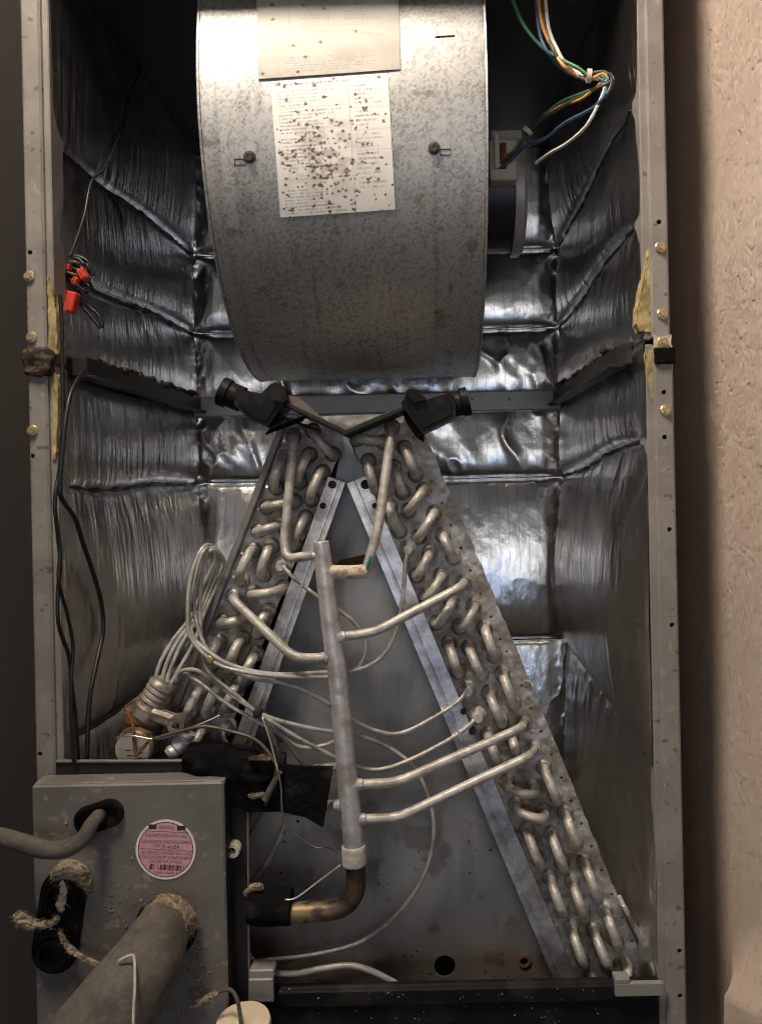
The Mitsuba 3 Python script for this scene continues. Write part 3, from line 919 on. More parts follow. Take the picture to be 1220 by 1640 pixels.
RY = .046
a, b = P(572, 768, RY), P(907, 1571, RY)
rr = put('rail', ridged(a, b, S(33, RY), -1), M['aluminium_rail'], False, coil)
a, b = P(541, 768, RY), P(372, 1240, RY)
rl = put('rail', ridged(a, b, S(29, RY), 1), M['aluminium_rail'], False, coil)
for par, px, py, r in ((rr, 585, 776, 7.5), (rr, 600, 810, 4.5), (rl, 532, 776, 6.5), (rl, 517, 810, 5), (rr, 742, 1140, 5), (rr, 756, 1172, 5.5)):
    put('hole_plug', lathe([(0, -.0008), (S(r, .034), -.0008), (S(r, .034), .006), (0, .006)], P(px, py, .0362), [0, 1, 0], 20), M['hole'], False, par)

# return bends
TR = .0044


def ubend(a, b, par, out=.010):
    A, B = P(*a, YS), P(*b, YS)
    c, d = (A + B) / 2, (B - A) / 2
    L = np.linalg.norm(d)
    R = min(L, .0135)
    th = np.linspace(0, np.pi, 15)
    arc = [c - d / L * (L * np.cos(t)) + np.array([0, -out - R * np.sin(t), 0]) for t in th]
    m = tube([A + [0, .006, 0], A + [0, -.002, 0], *arc, B + [0, -.002, 0], B + [0, .006, 0]], TR, 16)
    col = [lathe([(TR + .0001, -.0005), (TR + .0034, -.0003), (TR + .0024, -.0026), (TR + .0010, -.0036), (TR + .0001, -.0036)], q, [0, 1, 0], 18) for q in (A, B)]
    k = put('return_bend', m, M['tube_metal'], True, par)
    put('collar', cat_(*col), M['tube_sheet_metal'], 45, k)


LB = [((501, 690), (533, 727)), ((457, 732), (443, 781)), ((496, 728), (480, 772)), ((517, 756), (499, 800)), ((472, 803), (428, 812)), ((451, 840), (414, 851)), ((490, 829), (472, 874)), ((406, 881), (388, 928)),
      ((436, 875), (422, 921)), ((454, 941), (406, 949)), ((395, 986), (358, 995)), ((430, 978), (415, 1012)), ((352, 1028), (338, 1066)), ((389, 1022), (371, 1066)), ((411, 1047), (393, 1086)), ((321, 1106), (306, 1142)),
      ((350, 1100), (336, 1138)), ((382, 1096), (366, 1130)), ((328, 1166), (314, 1194))]
RB = [((572, 703), (614, 708)), ((590, 738), (602, 786)), ((648, 717), (666, 760)), ((631, 748), (645, 788)), ((679, 784), (654, 818)), ((624, 810), (640, 851)), ((695, 821), (670, 860)), ((709, 857), (726, 893)),
      ((688, 884), (667, 922)), ((706, 921), (682, 956)), ((722, 963), (699, 997)), ((758, 970), (735, 1004)), ((775, 1005), (791, 1050)), ((719, 1030), (734, 1075)), ((751, 1037), (770, 1079)), ((804, 1079), (822, 1126)),
      ((783, 1109), (802, 1153)), ((781, 1176), (799, 1221)), ((818, 1178), (831, 1216)), ((870, 1229), (889, 1274)), ((811, 1252), (855, 1260)), ((826, 1288), (870, 1299)), ((904, 1302), (921, 1351)), ((843, 1329), (862, 1375)),
      ((882, 1335), (899, 1381)), ((935, 1381), (953, 1429)), ((880, 1405), (898, 1452)), ((915, 1411), (932, 1459)), ((967, 1456), (985, 1505)), ((914, 1485), (930, 1530)), ((950, 1490), (970, 1537))]
for a, b in LB:
    ubend(a, b, coil)
for a, b in RB:
    ubend(a, b, coil)
for px, py in ((1000, 1540), (946, 1566)):
    A = P(px, py, YS)
    put('tube_stub', tube(bez([A + [0, .004, 0], A + [0, -.012, 0], A + [-.004, -.020, -.010], A + [-.007, -.02, -.022]]), TR, 16), M['tube_metal'], True, coil)
for px, py in ((653, 879), (748, 1103), (764, 1145), (452, 905), (365, 1162)):
    A = P(px, py, YS)
    put('port', lathe([(.0048, .001), (.0088, .0), (.0088, -.003), (.0066, -.005), (.0062, -.010), (.004, -.013), (0, -.013)], A, [0, 1, 0], 22), M['tube_metal'], 35, coil)

# V sheet and plate at the apex
ay = .03
m = cat_(bar(P(452, 645, ay), P(560, 696, ay), [0, 0, 1], .05, .0046, .0010), bar(P(552, 697, ay), P(652, 655, ay), [0, 0, 1], .05, .0050, .0010))
put('drip_shield', m, M['dark_paint'], 25, coil)
put('apex_plate', plate(Polygon(xz([(470, 668), (650, 662), (640, 690), (556, 700), (500, 684)], .09)), .09, .0915), M['tube_sheet_metal'], False, coil)
put('drip_shield', plate(Polygon(xz([(460, 632), (478, 636), (520, 672), (552, 690), (540, 692), (500, 676), (455, 648)], .02)), .02, .0215), M['shield'], False, coil)

# suction header and its feeder tubes
HY = -.004
HP = [(514, 868), (521, 930), (533, 1030), (541, 1085), (550, 1180), (557, 1260), (564, 1330), (567, 1362)]
hp = [P(a, b, HY) for a, b in HP]
prof_r = [.0078, .0081, .0085, .0088, .0085, .0092, .0090, .0092]
hd = put('header_pipe', tube(np.vstack([hp[0] + [0, 0, .0006], bez(hp, 10)]), [.0070] + prof_r, 26), M['header_metal'], 60, coil, label='stout upright aluminium header pipe in the middle of the coil')
d = P(568, 1384, HY) - P(566, 1350, HY)
put('solder_collar', disp(lathe([(.0086, 0), (.0104, .001), (.0108, .008), (.0106, .0165), (.009, .018), (.0086, .018)], P(566, 1353, HY), d, 40).subdivide(), .0005, 240), M['flake'], True, hd)


def feeder(pts, r=.0042, fil=.020, key='feeder_tube', label=None, mat='tube_metal'):
    return put(key, tube(fillet([P(*q) for q in pts], fil), r, 18), M[mat], 50, coil, label=label)


feeder([(470, 697, .05), (470, 702, .022), (455, 872, .012), (460, 895, .006), (512, 888, -.002)], fil=.016)
feeder([(628, 683, .05), (627, 690, .020), (606, 845, .004), (586, 915, -.002), (560, 917, -.002)], r=.0044, fil=.014)
feeder([(588, 915, -.002), (562, 917, -.003), (520, 916, -.004)], r=.0062, key='broken_pipe', label='short pipe stub with stained printed tape', mat='tape_paper')
feeder([(742, 932, .05), (742, 938, .018), (600, 1013, .004), (540, 1021, -.002)], fil=.012)
feeder([(373, 954, .05), (374, 962, .020), (470, 1054, .004), (525, 1054, -.006)], fil=.012)
feeder([(838, 1158, .05), (836, 1166, .018), (635, 1254, .000), (562, 1257, -.004)], fil=.012)
feeder([(854, 1199, .05), (852, 1209, .018), (636, 1311, .000), (564, 1313, -.004)], fil=.012)
feeder([(505, 1232, .03), (535, 1229, .01), (556, 1228, -.002)], r=.0040)
feeder([(505, 1294, .03), (530, 1290, .008), (560, 1288, -.004)], r=.0044)
for a, b in (((541, 1021), (554, 1019)), ((566, 1257), (582, 1256)), ((571, 1313), (586, 1312)), ((526, 1054), (512, 1054)), ((514, 889), (501, 890)), ((525, 916), (542, 916)), ((545, 1290), (534, 1290))):
    y = -.004
    put('braze', disp(tube(np.linspace(P(*a, y), P(*b, y), 6), [.0074, .0058, .0048, .0044], 18).subdivide(), .0005, 300), M['header_metal'], True, hd)
for px, py in ((470, 698), (628, 684), (742, 933), (373, 955), (838, 1159), (854, 1200)):
    put('collar', lathe([(TR + .0001, -.0005), (TR + .0034, -.0003), (TR + .0024, -.0026), (TR + .0010, -.0036), (TR + .0001, -.0036)], P(px, py, YS), [0, 1, 0], 18), M['tube_sheet_metal'], 45, coil)
p = P(595, 905, -.0085)
put('teal_mark', tube([P(594, 890, -.0025) + [0, -.0045, 0], P(588, 909, -.0035) + [0, -.0045, 0]], .0014, 8), M['teal'], True, coil)

# copper elbow and rubber sleeve
sl = thing('suction_elbow', 'tarnished copper elbow under the header pipe with a black rubber sleeve', 'pipe')
put('elbow', tube(bez([P(567, 1372, HY), P(570, 1400, HY), P(568, 1428, HY), P(553, 1450, HY), P(525, 1459, HY), P(490, 1461, HY), P(450, 1463, HY)], 8), [.0082, .0086, .0086, .0084, .0086, .0086, .0086], 24), M['copper'], True, sl)
put('sleeve', tm(disp(tube(np.linspace(P(398, 1452, HY), P(467, 1452, HY), 16), [.0140, .0158, .016, .0158, .015], 26), .0006, 120)), M['black_foam'], 50, sl)
put('sleeve_cuff', tube([P(394, 1432, -.004), P(404, 1422, -.006), P(418, 1420, -.010)], .0034, 10), M['lint'], True, sl)

# capillary tubes
CR = .0019


def cap(pts, r=CR):
    put('capillary_tube', tube(bez([P(*q) for q in pts], 8), r, 12), M['tube_metal'], True, dis)


dis = thing('distributor', 'brass distributor feeding a looped bunch of thin capillary tubes, left of the coil', 'distributor')
loops = []


def loop(i):
    g = np.random.default_rng(60 + i)
    w = g.normal(0, 2.2, 9)
    return [(250 + i * 8, 1108 - i * 4, .020), (255 + i * 10 + w[0], 1072, .022), (276 + i * 10 + w[1], 1028, .028), (306 + i * 8 + w[2], 985, .034), (330 + i * 6 + w[3], 935, .034 + .002 * i), (347 + i * 3 + w[4], 900 + i * 2, .030),
            (347 + i * 1.5, 880 + i * 2, .020), (333 + i, 873 + i * 3, .008), (317 + i * 4 + w[5], 886 + i * 3, .000), (302 + i * 7 + w[6], 930, -.004 + .003 * i), (297 + i * 7 + w[7], 980, -.006 + .003 * i), (306 + i * 6 + w[8], 1022, -.006 + .002 * i)]


cap(loop(0) + [(345, 1062, -.006), (400, 1078, -.004), (460, 1084, .006), (520, 1085, .020), (556, 1080, .028), (576, 1066, .03), (586, 1034, .032), (570, 1000, .034), (544, 979, .036), (505, 953, .036), (470, 925, .036), (453, 907, .038)])
cap(loop(1) + [(342, 1050, -.006), (378, 1068, -.004), (440, 1080, .004), (520, 1077, .022), (565, 1075, .028), (608, 1055, .03), (634, 1012, .032), (645, 955, .034), (649, 905, .036), (653, 880, .04)])
cap(loop(2)[:8] + [(318, 905, .006), (310, 960, .004), (320, 1015, .002), (345, 1058, .0), (400, 1085, .004), (460, 1096, .01), (510, 1118, .02), (560, 1150, .026), (600, 1170, .028), (640, 1175, .030), (690, 1152, .032), (732, 1125, .034), (748, 1104, .04)])
cap(loop(3)[:8] + [(326, 900, .012), (320, 960, .010), (322, 1020, .006), (332, 1072, .0), (380, 1115, .0), (418, 1144, .002), (480, 1163, .012), (530, 1172, .022), (575, 1178, .03), (620, 1195, .034), (665, 1232, .038), (690, 1290, .040), (694, 1345, .042), (678, 1405, .044), (640, 1460, .046), (580, 1508, .046), (500, 1530, .046), (400, 1541, .046)])
cap([(282, 1092, .022), (292, 1075, .016), (320, 1076, .008), (360, 1105, .002), (412, 1142, .0), (470, 1178, .008), (520, 1205, .018), (565, 1226, .028), (605, 1233, .03), (650, 1220, .032), (710, 1190, .034), (748, 1165, .036), (764, 1147, .04)])
cap([(276, 1096, .024), (292, 1080, .022), (318, 1092, .012), (360, 1125, .006), (410, 1155, .006), (450, 1178, .012), (478, 1215, .020), (498, 1245, .03)])
cap([(418, 1150, .008), (450, 1178, .02), (478, 1196, .028), (510, 1196, .032), (535, 1187, .034), (556, 1168, .036)])
cap([(400, 1130, .012), (428, 1165, .022), (446, 1215, .03), (460, 1275, .034), (452, 1330, .038), (425, 1385, .042), (394, 1420, .046)], .0024)
cap([(365, 1160, .036), (358, 1180, .032), (372, 1205, .036), (380, 1225, .04)])
for px, py, y in ((338, 1056, -.004), (413, 1141, .001)):
    put('rusty_clip', disp(tm(cbox(P(px - 7, py + 8, y) - [0, .005, 0], P(px + 7, py - 8, y) + [0, .005, 0], .002).refine_to_length(.003)), .0012, 200), M['crud' if px > 400 else 'copper'], 40, dis)
ax = P(232, 1146, .02) - P(266, 1086, .02)
L = np.linalg.norm(ax)
pr = [(0, 0), (.0095, 0), (.0118, .002)]
for k in range(4):
    h = .004 + k * .0052
    pr += [(.0128, h), (.0132, h + .0016), (.0118, h + .0034)]
pr += [(.0125, .025), (.0148, .027), (.0150, .036), (.013, .0385), (0, .0385)]
put('cone', lathe(pr, P(265, 1090, .02), ax, 30), M['dull_brass'], 25, dis)
a, b = P(240, 1142, .012), P(286, 1158, .010)
put('clamp', cat_(bar(a, b, [0, 1, 0], .0125, .012, .003)), M['dull_brass'], 25, dis)
put('clamp_eye', lathe([(.0035, .004), (.0035, -.009), (.0075, -.009), (.008, -.007), (.008, .004)], b, [0, 1, 0], 24), M['dull_brass'], 25, dis)

vx = thing('expansion_valve', 'brown expansion valve with a round pale printed cap, behind the lower left cover', 'valve')
c = P(215, 1198, .005)
put('cap', lathe([(.0, -.004), (.0158, -.004), (.0172, -.002), (.0172, .012), (.012, .02), (0, .02)], c, [0, 1, .08], 40), M['copper'], 30, vx)
lab = put('cap_label', lathe([(0, -.0046), (.0152, -.0046), (.0152, -.004)], c, [0, 1, .08], 40), M['round_label'], False, vx)
put('body', disp(lathe([(0, 0), (.012, 0), (.012, .016), (.015, .019), (.015, .03), (0, .03)], P(222, 1190, .02), [.1, 0.1, 1], 24).subdivide(), .0008, 150), M['rust'], 40, vx)
put('strap', cat_(tube(bez([P(203, 1140, .0), P(212, 1160, -.003), P(214, 1185, -.005), P(217, 1212, -.005)]), .0014, 8), tube(bez([P(243, 1181, -.002), P(232, 1194, -.005), P(218, 1210, -.005)]), .0014, 8)), M['rust'], True, vx)
for k in range(7):      # unreadable print on the cap
    w = .003 + .003 * RNG.random()
    q = c + np.array([(-.007 if k % 2 else .004) + .002 * RNG.random(), -.0048, -.008 + .0023 * k])
    put('print', cbox(q, q + [w, .0004, .0009], .0001), M['ink'], False, lab)
put('fitting', cat_(lathe([(0, 0), (.008, 0), (.0085, .003), (.007, .006), (.0085, .008), (.0085, .014), (.006, .017), (0, .017)], P(300, 1172, .015), [-.5, -.1, -1], 20), lathe([(0, 0), (.007, 0), (.007, .005), (.0055, .007), (.007, .010), (.006, .014), (0, .014)], P(291, 1192, .012), [-.6, -.2, -.5], 20)), M['header_metal'], 30, vx)

# ------------------------------------------------------------------ plastic trough ends at the apex
for key, lab_, outl, neck, col in (
        ('trough_end', 'black plastic trough end at the top of the left coil slab', [(378, 622), (418, 630), (432, 616), (440, 612), (452, 618), (458, 640), (428, 684), (400, 672), (374, 648)], [(354, 626), (388, 640)], (462, 660)),
        ('trough_end', 'black plastic trough end at the top of the right coil slab', [(655, 624), (676, 632), (684, 640), (714, 630), (728, 634), (730, 668), (676, 694), (652, 662), (642, 646)], [(718, 650), (750, 642)], (700, 660))):
    t = thing(key, lab_, 'trough end', 'black plastic trough ends on the coil')
    poly = Polygon(xz(outl, -.004))
    put('body', cat_(plate(poly, -.004, .045), plate(poly.buffer(-.004), -.0055, -.004)), M['black_plastic'], False, t)
    a, b = P(*neck[0], .02), P(*neck[1], .02)
    if key and outl[0][0] < 500:
        a, b = b, a
    a2 = b + (b - a) * 0
    put('spout', lathe([(.0115, 0), (.0115, np.linalg.norm(b - a) * .6), (.0132, np.linalg.norm(b - a) * .65), (.0132, np.linalg.norm(b - a)), (.0105, np.linalg.norm(b - a)), (.0095, .002), (0, .002)], a, b - a, 28), M['black_plastic'], 30, t)
    if outl[0][0] < 500:
        put('lid', plate(Polygon(xz([(434, 616), (442, 612), (456, 620), (459, 640), (452, 646), (436, 640)], -.010)), -.010, -.004), M['black_plastic'], False, t)
        put('flap', cat_(bar(P(430, 690, .005), P(490, 668, .02), [0, 1, 0], .0016, .03, .0004), bar(P(440, 664, .01), P(500, 686, .03), [0, 1, 0], .0016, .03, .0004)), M['black_foam'], False, t)
    else:
        put('lid', plate(Polygon(xz([(648, 630), (655, 622), (672, 628), (682, 640), (664, 644)], -.010)), -.010, -.004), M['black_plastic'], False, t)
        put('flap', plate(Polygon(xz([(640, 652), (652, 650), (680, 690), (678, 708), (666, 700), (650, 676)], .012)), .012, .0135), M['black_foam'], False, t)

# ------------------------------------------------------------------ drain pan
pan = thing('drain_pan', 'black plastic drain pan with white specks under the coil', 'pan')
z1, z0 = P(700, 1580, .0)[2], BOT
xa, xb = XL1 + .007, XR0 - .006
put('front_wall', tm(cbox([xa, .002, z0], [xb, .010, z1], .002)), M['pan_plastic'], 25, pan)
put('rim', tm(cbox([xa, -.002, z1 - .016], [xb, .0018, z1 - .001], .0015)), M['pan_plastic'], 25, pan)
put('floor', cbox([xa, .0102, z1 - .075], [xb, .44, z1 - .067], .001), M['pan_plastic'], 25, pan)


def flakes(n, pos, smin, smax, seed):
    g = np.random.default_rng(seed)
    out = []
    base = trimesh.creation.icosphere(0, 1.)
    for k in range(n):
        p = pos(g)
        if p is None:
            continue
        s = smin + (smax - smin) * g.random() ** 3
        v = base.vertices * (s * (.4 + g.random((12, 1)))) * [1, .5, .8]
        out.append(trimesh.Trimesh(v + p, base.faces, process=False))
    return cat_(*out)


def pan_pos(g):
    u = g.random()
    px = 560 + 400 * g.random() if u < .75 else 430 + 600 * g.random()
    py = 1584 + 55 * g.random() ** 1.3
    return P(px, py, -.0025 if py < 1605 else .0015)


put('white_flecks', flakes(120, pan_pos, .0002, .0008, 5), M['flake'], False, pan, kind='stuff')

cl = thing('white_clip', 'white plastic clip at the lower right corner of the coil', 'clip', )
a, b = P(983, 1568, -.004), P(1062, 1592, -.004)
put('arm', tm(cbox([a[0], -.008, b[2]], [b[0], -.003, a[2] - .002], .001)), M['clip_plastic'], 25, cl)
put('tab', tm(cbox([a[0], -.008, a[2] - .003], [a[0] + S(24), .004, a[2] + .002], .001)), M['clip_plastic'], 25, cl)
cl = thing('clear_clip', 'square translucent plastic clip beside the lower left cover', 'clip')
a, b = P(398, 1556, -.012), P(439, 1604, -.012)
put('plate', tm(cbox([a[0], -.014, b[2]], [b[0], -.011, a[2] - .006], .001)), M['clip_plastic'], 25, cl)
put('lip', tm(cbox([a[0], -.011, a[2] - .008], [b[0], .004, a[2]], .001)), M['clip_plastic'], 25, cl)

# cone of bent galvanised flashing beside the foot of the right slab
put('flashing', cat_(bar(P(994, 1442, .04), P(1030, 1512, .04), [0, 1, 0], .004, .02, .0008), bar(P(1026, 1500, .05), P(1052, 1568, .05), [0, 1, 0], .003, .02, .0008)), M['tube_sheet_metal'], 25, coil)

# loose copper tube lying on the pan
put('loose_tube', tube(bez([P(*q) for q in [(392, 1520, .03), (405, 1540, .02), (430, 1556, .012), (470, 1560, .006), (520, 1551, .004), (560, 1547, .004), (595, 1556, .006), (635, 1576, .012)]]), .0026, 14), M['tube_metal'], True,
    label='thin dull tube curving along the top of the drain pan', cat='tube')

# ------------------------------------------------------------------ lower left service cover
cov = thing('service_cover', 'grey painted pipe cover plate at the lower left with a round pink sticker', 'cover')
YP = -.030
zt = P(200, 1256, YP)[2]
x0, x1 = P(54, 1450, YP)[0], P(362, 1450, YP)[0]
put('plate', tm(cbox([x0, YP, BOT], [x1, YP + .004, zt], .0016)), M['panel_paint'], 25, cov)
put('top_flange', tm(cbox([x0, YP + .0042, zt - .004], [x1, -.006, zt + .0005], .0008)), M['panel_paint'], 25, cov)
put('side_flange', tm(cbox([x1 - .002, YP + .0042, BOT], [x1 + .0004, -.006, zt - .005], .0006)), M['dark_paint'], 25, cov)
bp = Polygon(xz([(90, 1219), (338, 1219), (368, 1250), (396, 1262), (398, 1700), (90, 1700)], -.004))
put('inner_plate', plate(bp, -.005, -.002), M['dark_paint'], False, cov)
put('inner_lip', tm(bar(P(90, 1219.5, -.005), P(338, 1218.5, -.005), [0, 0, 1], .004, .0022, .0006)), M['panel_paint'], 25, cov)
put('inner_lip', tm(bar(P(397, 1290, -.005), P(400, 1660, -.005), [1, 0, 0], .004, .0014, .0004)), M['panel_paint'], 25, cov)
q = P(376, 1356, -.006)
put('plug', lathe([(.0022, -.004), (.0032, -.010), (.0058, -.010), (.0066, -.008), (.0062, .0), (.0, .0)], q, [0, 1, 0], 24), M['white_plastic'], 30, cov, label='small round white plastic plug')
m = lathe([(.0022, -.004), (0, -.004)], q, [0, 1, 0], 20)
put('plug_bore', m, M['hole'], False, cov)


def capsule(p0, p1, r):
    return LineString([p0, p1]).buffer(r, 24)


def grommet(px0, px1, r, key='grommet'):
    a, b = P(*px0, YP)[[0, 2]], P(*px1, YP)[[0, 2]]
    o, i_ = capsule(a, b, S(r, YP)), capsule(a, b, S(r * .74, YP))
    rim = cat_(plate(o.difference(capsule(a, b, S(r * .80, YP))), YP - .004, YP - .0002), plate(capsule(a, b, S(r * .94, YP)).difference(i_), YP - .006, YP - .0041))
    put(key, cat_(rim, plate(i_, YP - .0012, YP - .0003)), M['black_plastic'], False, cov)


grommet((143, 1312), (177, 1301), 22)
grommet((104, 1428), (90, 1520), 36)
for px, py, r in ((104, 1432, 28), (90, 1522, 26)):
    q = P(px, py, YP)
    R = S(r, YP)
    put('drain_port', lathe([(0, -.002), (R * .7, -.002), (R * .74, -.010), (R * .95, -.010), (R, -.008), (R, .0), (0, .0)], q, [0, 1, 0], 36), M['black_plastic'], 30, cov)
q = P(268, 1482, YP)
put('pipe_collar', lathe([(.015, 0), (.0245, 0), (.0262, -.004), (.025, -.010), (.021, -.011), (.015, -.004)], q, [0, 1, 0], 40), M['black_foam'], 30, cov)

# pink sticker with its printed text
st = put('sticker', lathe([(0, -.0003), (S(44, YP), -.0003), (S(44, YP), 0)], P(265.5, 1361, YP - .0004), [0, 1, 0], 64), M['sticker_pink'], False, cov, label='round pink service sticker with a white rim')
put('rim', lathe([(S(44.2, YP), -.0004), (S(48, YP), -.0004), (S(48, YP), 0)], P(265.5, 1361, YP - .0004), [0, 1, 0], 64), M['sticker_white'], False, st)
put('rim_line', lathe([(S(43, YP), -.0005), (S(44.3, YP), -.0005), (S(44.3, YP), -.0002)], P(265.5, 1361, YP - .0004), [0, 1, 0], 64), M['ink'], False, st)


def print_line(text, cx, cy, h, w, bold=False, tilt=.052):
    m = meshkit.text_mesh(text, 1.0, .05, bold)
    lo, hi = m.bounds
    v = (m.vertices - [(lo[0] + hi[0]) / 2, .5, 0]) * [S(w, YP) / (hi[0] - lo[0]), S(h, YP), 1]
    c = P(cx, cy, YP - .00075)
    ct, s_ = math.cos(tilt), -math.sin(tilt)
    m.vertices = np.stack([c[0] + v[:, 0] * ct - v[:, 1] * s_, c[1] - (m.vertices[:, 2] / .05 - .5) * .0003, c[2] + v[:, 0] * s_ + v[:, 1] * ct], 1)
    put('print', m, M['ink'], False, st)


print_line('SERVICE', 267, 1326, 5, 24)
print_line('THIS UNIT CONTAINS R-410A', 266, 1339, 5.2, 68)
print_line('USE SERVICE PARTS DESIGNED', 266, 1349, 5.2, 79)
print_line('FOR', 251.5, 1355, 5, 10)
print_line('R-410A', 274, 1357, 5.6, 27, True)
print_line('CET APPAREIL CONTIENT DU R-410A', 266, 1367, 5, 79)
print_line('UTILISEZ DES PIECES DE REMPLACEMENT', 265, 1374, 4.6, 82)
print_line('CONCUES POUR LE R-410A', 265, 1380.5, 4.6, 52)
print_line('298000-101 REV. A', 265, 1398.5, 3.4, 38)
for px, w in ((244, 13), (290.5, 14)):
    a, b = P(px - w / 2, 1322 + (px - 265) * .05, YP - .0009), P(px + w / 2, 1329.5 + (px - 265) * .05, YP - .0009)
    put('print', cbox([a[0], YP - .0009, b[2]], [b[0], YP - .0006, a[2]], .00005), M['ink'], False, st)
put('print', bar(P(224, 1359.5, YP - .0008), P(308, 1364, YP - .0008), [0, 1, 0], S(.7, YP), .0003, .00005), M['ink'], False, st)
put('print', bar(P(230, 1331, YP - .0008), P(302, 1334.5, YP - .0008), [0, 1, 0], S(.7, YP), .0003, .00005), M['ink'], False, st)
a = [P(*q, YP - .00085) for q in ((236, 1384), (295, 1387), (294, 1396), (235, 1393))]
put('print', trimesh.Trimesh(a, [[0, 2, 1], [0, 3, 2]], process=False), M['barcode'], False, st, uv=np.array([[0, 1], [1, 1], [1, 0], [0, 0]], float))

# ------------------------------------------------------------------ pipes outside the cover
lp = put('liquid_pipe', tube(bez([P(*q) for q in [(162, 1304, -.028), (156, 1309, -.040), (146, 1322, -.050), (132, 1344, -.056), (105, 1360, -.058), (70, 1361, -.058), (40, 1352, -.056), (0, 1341, -.052), (-40, 1334, -.05)]]), [.0052, .0056, .0062, .0070, .0072, .0072, .0072], 22), M['dusty_pipe'], True,
         label='thin dusty pipe curving out of the oval black grommet to the left', cat='pipe')
big = thing('suction_pipe', 'thick dusty insulated pipe coming out of the lower left cover', 'pipe')
pp = bez([P(268, 1483, -.026), P(264, 1487, -.044), P(254, 1502, -.068), P(236, 1540, -.096), P(196, 1600, -.122), P(140, 1672, -.136), P(70, 1750, -.14)], 10)
m = tube(pp, [.0215, .0215, .0228, .0262, .0300, .0310, .0310], 44)
put('insulation', disp(m.subdivide(), .0008, 90, 3), M['dusty_pipe'], True, big)
put('string', tube(bez([P(190, 1540, -.131), P(208, 1531, -.131), P(215, 1536, -.133), P(216, 1575, -.148), P(214, 1615, -.158), P(213, 1660, -.166)]), .0010, 8), M['flake'], True, big)


def tuft_mesh(n, posn, size, seed, fib=1.):
    """Felted lint: crumpled clots and curling fibres."""
    g = np.random.default_rng(seed)
    out = []
    for k in range(n):
        p, nr = posn(g)
        s = size * (.35 + .9 * g.random())
        b = trimesh.creation.icosphere(1, s)
        b.vertices *= .5 + .7 * g.random(3)
        b.apply_translation(p + nr * s * .3)
        out.append(disp(b, s * .35, .9 / s, seed + k, 2))
        for _ in range(int(fib * 2)):
            d = nr * .8 + g.normal(0, .8, 3)
            q = [p]
            for i in range(4):
                d = d + g.normal(0, .6, 3)
                q.append(q[-1] + d / np.linalg.norm(d) * s * .9)
            out.append(tube(np.array(q), [.00014, .00009], 3, False))
    return cat_(*out)


def fibres(n, posn, L, seed):
    g = np.random.default_rng(seed)
    out = []
    for k in range(n):
        p, nr = posn(g)
        d, q = nr + g.normal(0, .7, 3), [p - nr * .0008]
        for i in range(4):
            d = d + g.normal(0, .55, 3)
            q.append(q[-1] + d / np.linalg.norm(d) * L * (.4 + g.random()) * .3)
        out.append(tube(np.array(q), [.00017, .00009], 3, False))
    return cat_(*out)


def felt(path, rad, seed, rough=.45):
    m = tube(path, rad, 30)
    m = m.subdivide()
    r = float(np.mean(rad))
    m = disp(m, r * rough, .75 / r, seed, 4)
    return disp(m, .0011, 420, seed + 1, 3)


def pipe_skin():
    k0, na = 24, 46
    v = []
    for k in np.linspace(1, k0, 60):
        a, b = pp[int(k)], pp[int(k) + 1]
        c = a + (b - a) * (k - int(k))
        d = (b - a) / np.linalg.norm(b - a)
        e1 = np.array([0, 0, 1.]) - d * d[2]
        e1 /= np.linalg.norm(e1)
        e2 = np.cross(d, e1)
        f = k / k0
        for t in np.linspace(-1, 1, na):
            an = .55 + t * (1.9 - .8 * f)
            n = math.cos(an) * e1 - math.sin(an) * e2
            h = .0232 - .0024 * f * f + .0012 * (1 - abs(t) ** 3)
            q = c + n * h
            lump = meshkit.fbm(q * 110, 3, 5) - .45
            fine = meshkit.fbm(q * 420, 3, 6) - .5
            v.append(q + n * (.0062 * lump + .0030 * fine) * (1 - .5 * f) - n * .004 * max(abs(t), f) ** 6)
    i, j = np.meshgrid(np.arange(59), np.arange(na - 1), indexing='ij')
    q = np.stack([i * na + j, i * na + j + 1, (i + 1) * na + j + 1, (i + 1) * na + j], -1).reshape(-1, 4)
    return trimesh.Trimesh(np.array(v), np.vstack([q[:, [0, 1, 2]], q[:, [0, 2, 3]]]), process=False)


skin = pipe_skin()


def skin_pos(g):
    k = g.integers(len(skin.vertices))
    return skin.vertices[k], SKN[k]


SKN = np.array(skin.vertex_normals)
if (SKN[1000] @ (skin.vertices[1000] - pp[10])) < 0:
    SKN = -SKN
put('lint', cat_(skin, fibres(1100, skin_pos, .0050, 3)), M['lint'], True, big, kind='stuff', label='felted tan lint on top of the pipe')
lint = thing('lint', 'tan lint tufts stuck around the black drain ports', 'lint')


def felted(parent, pts, rad, seed, nf, mat='lint', rough=.45):
    c = bez([P(*q) for q in pts], 10)
    m = felt(c, rad, seed, rough)
    vn = np.array(m.vertex_normals)

    def pos(g):
        k = g.integers(len(m.vertices))
        return m.vertices[k], vn[k]
    put('tuft', cat_(m, fibres(nf, pos, .004, seed + 2)), M[mat], True, parent, kind='stuff')


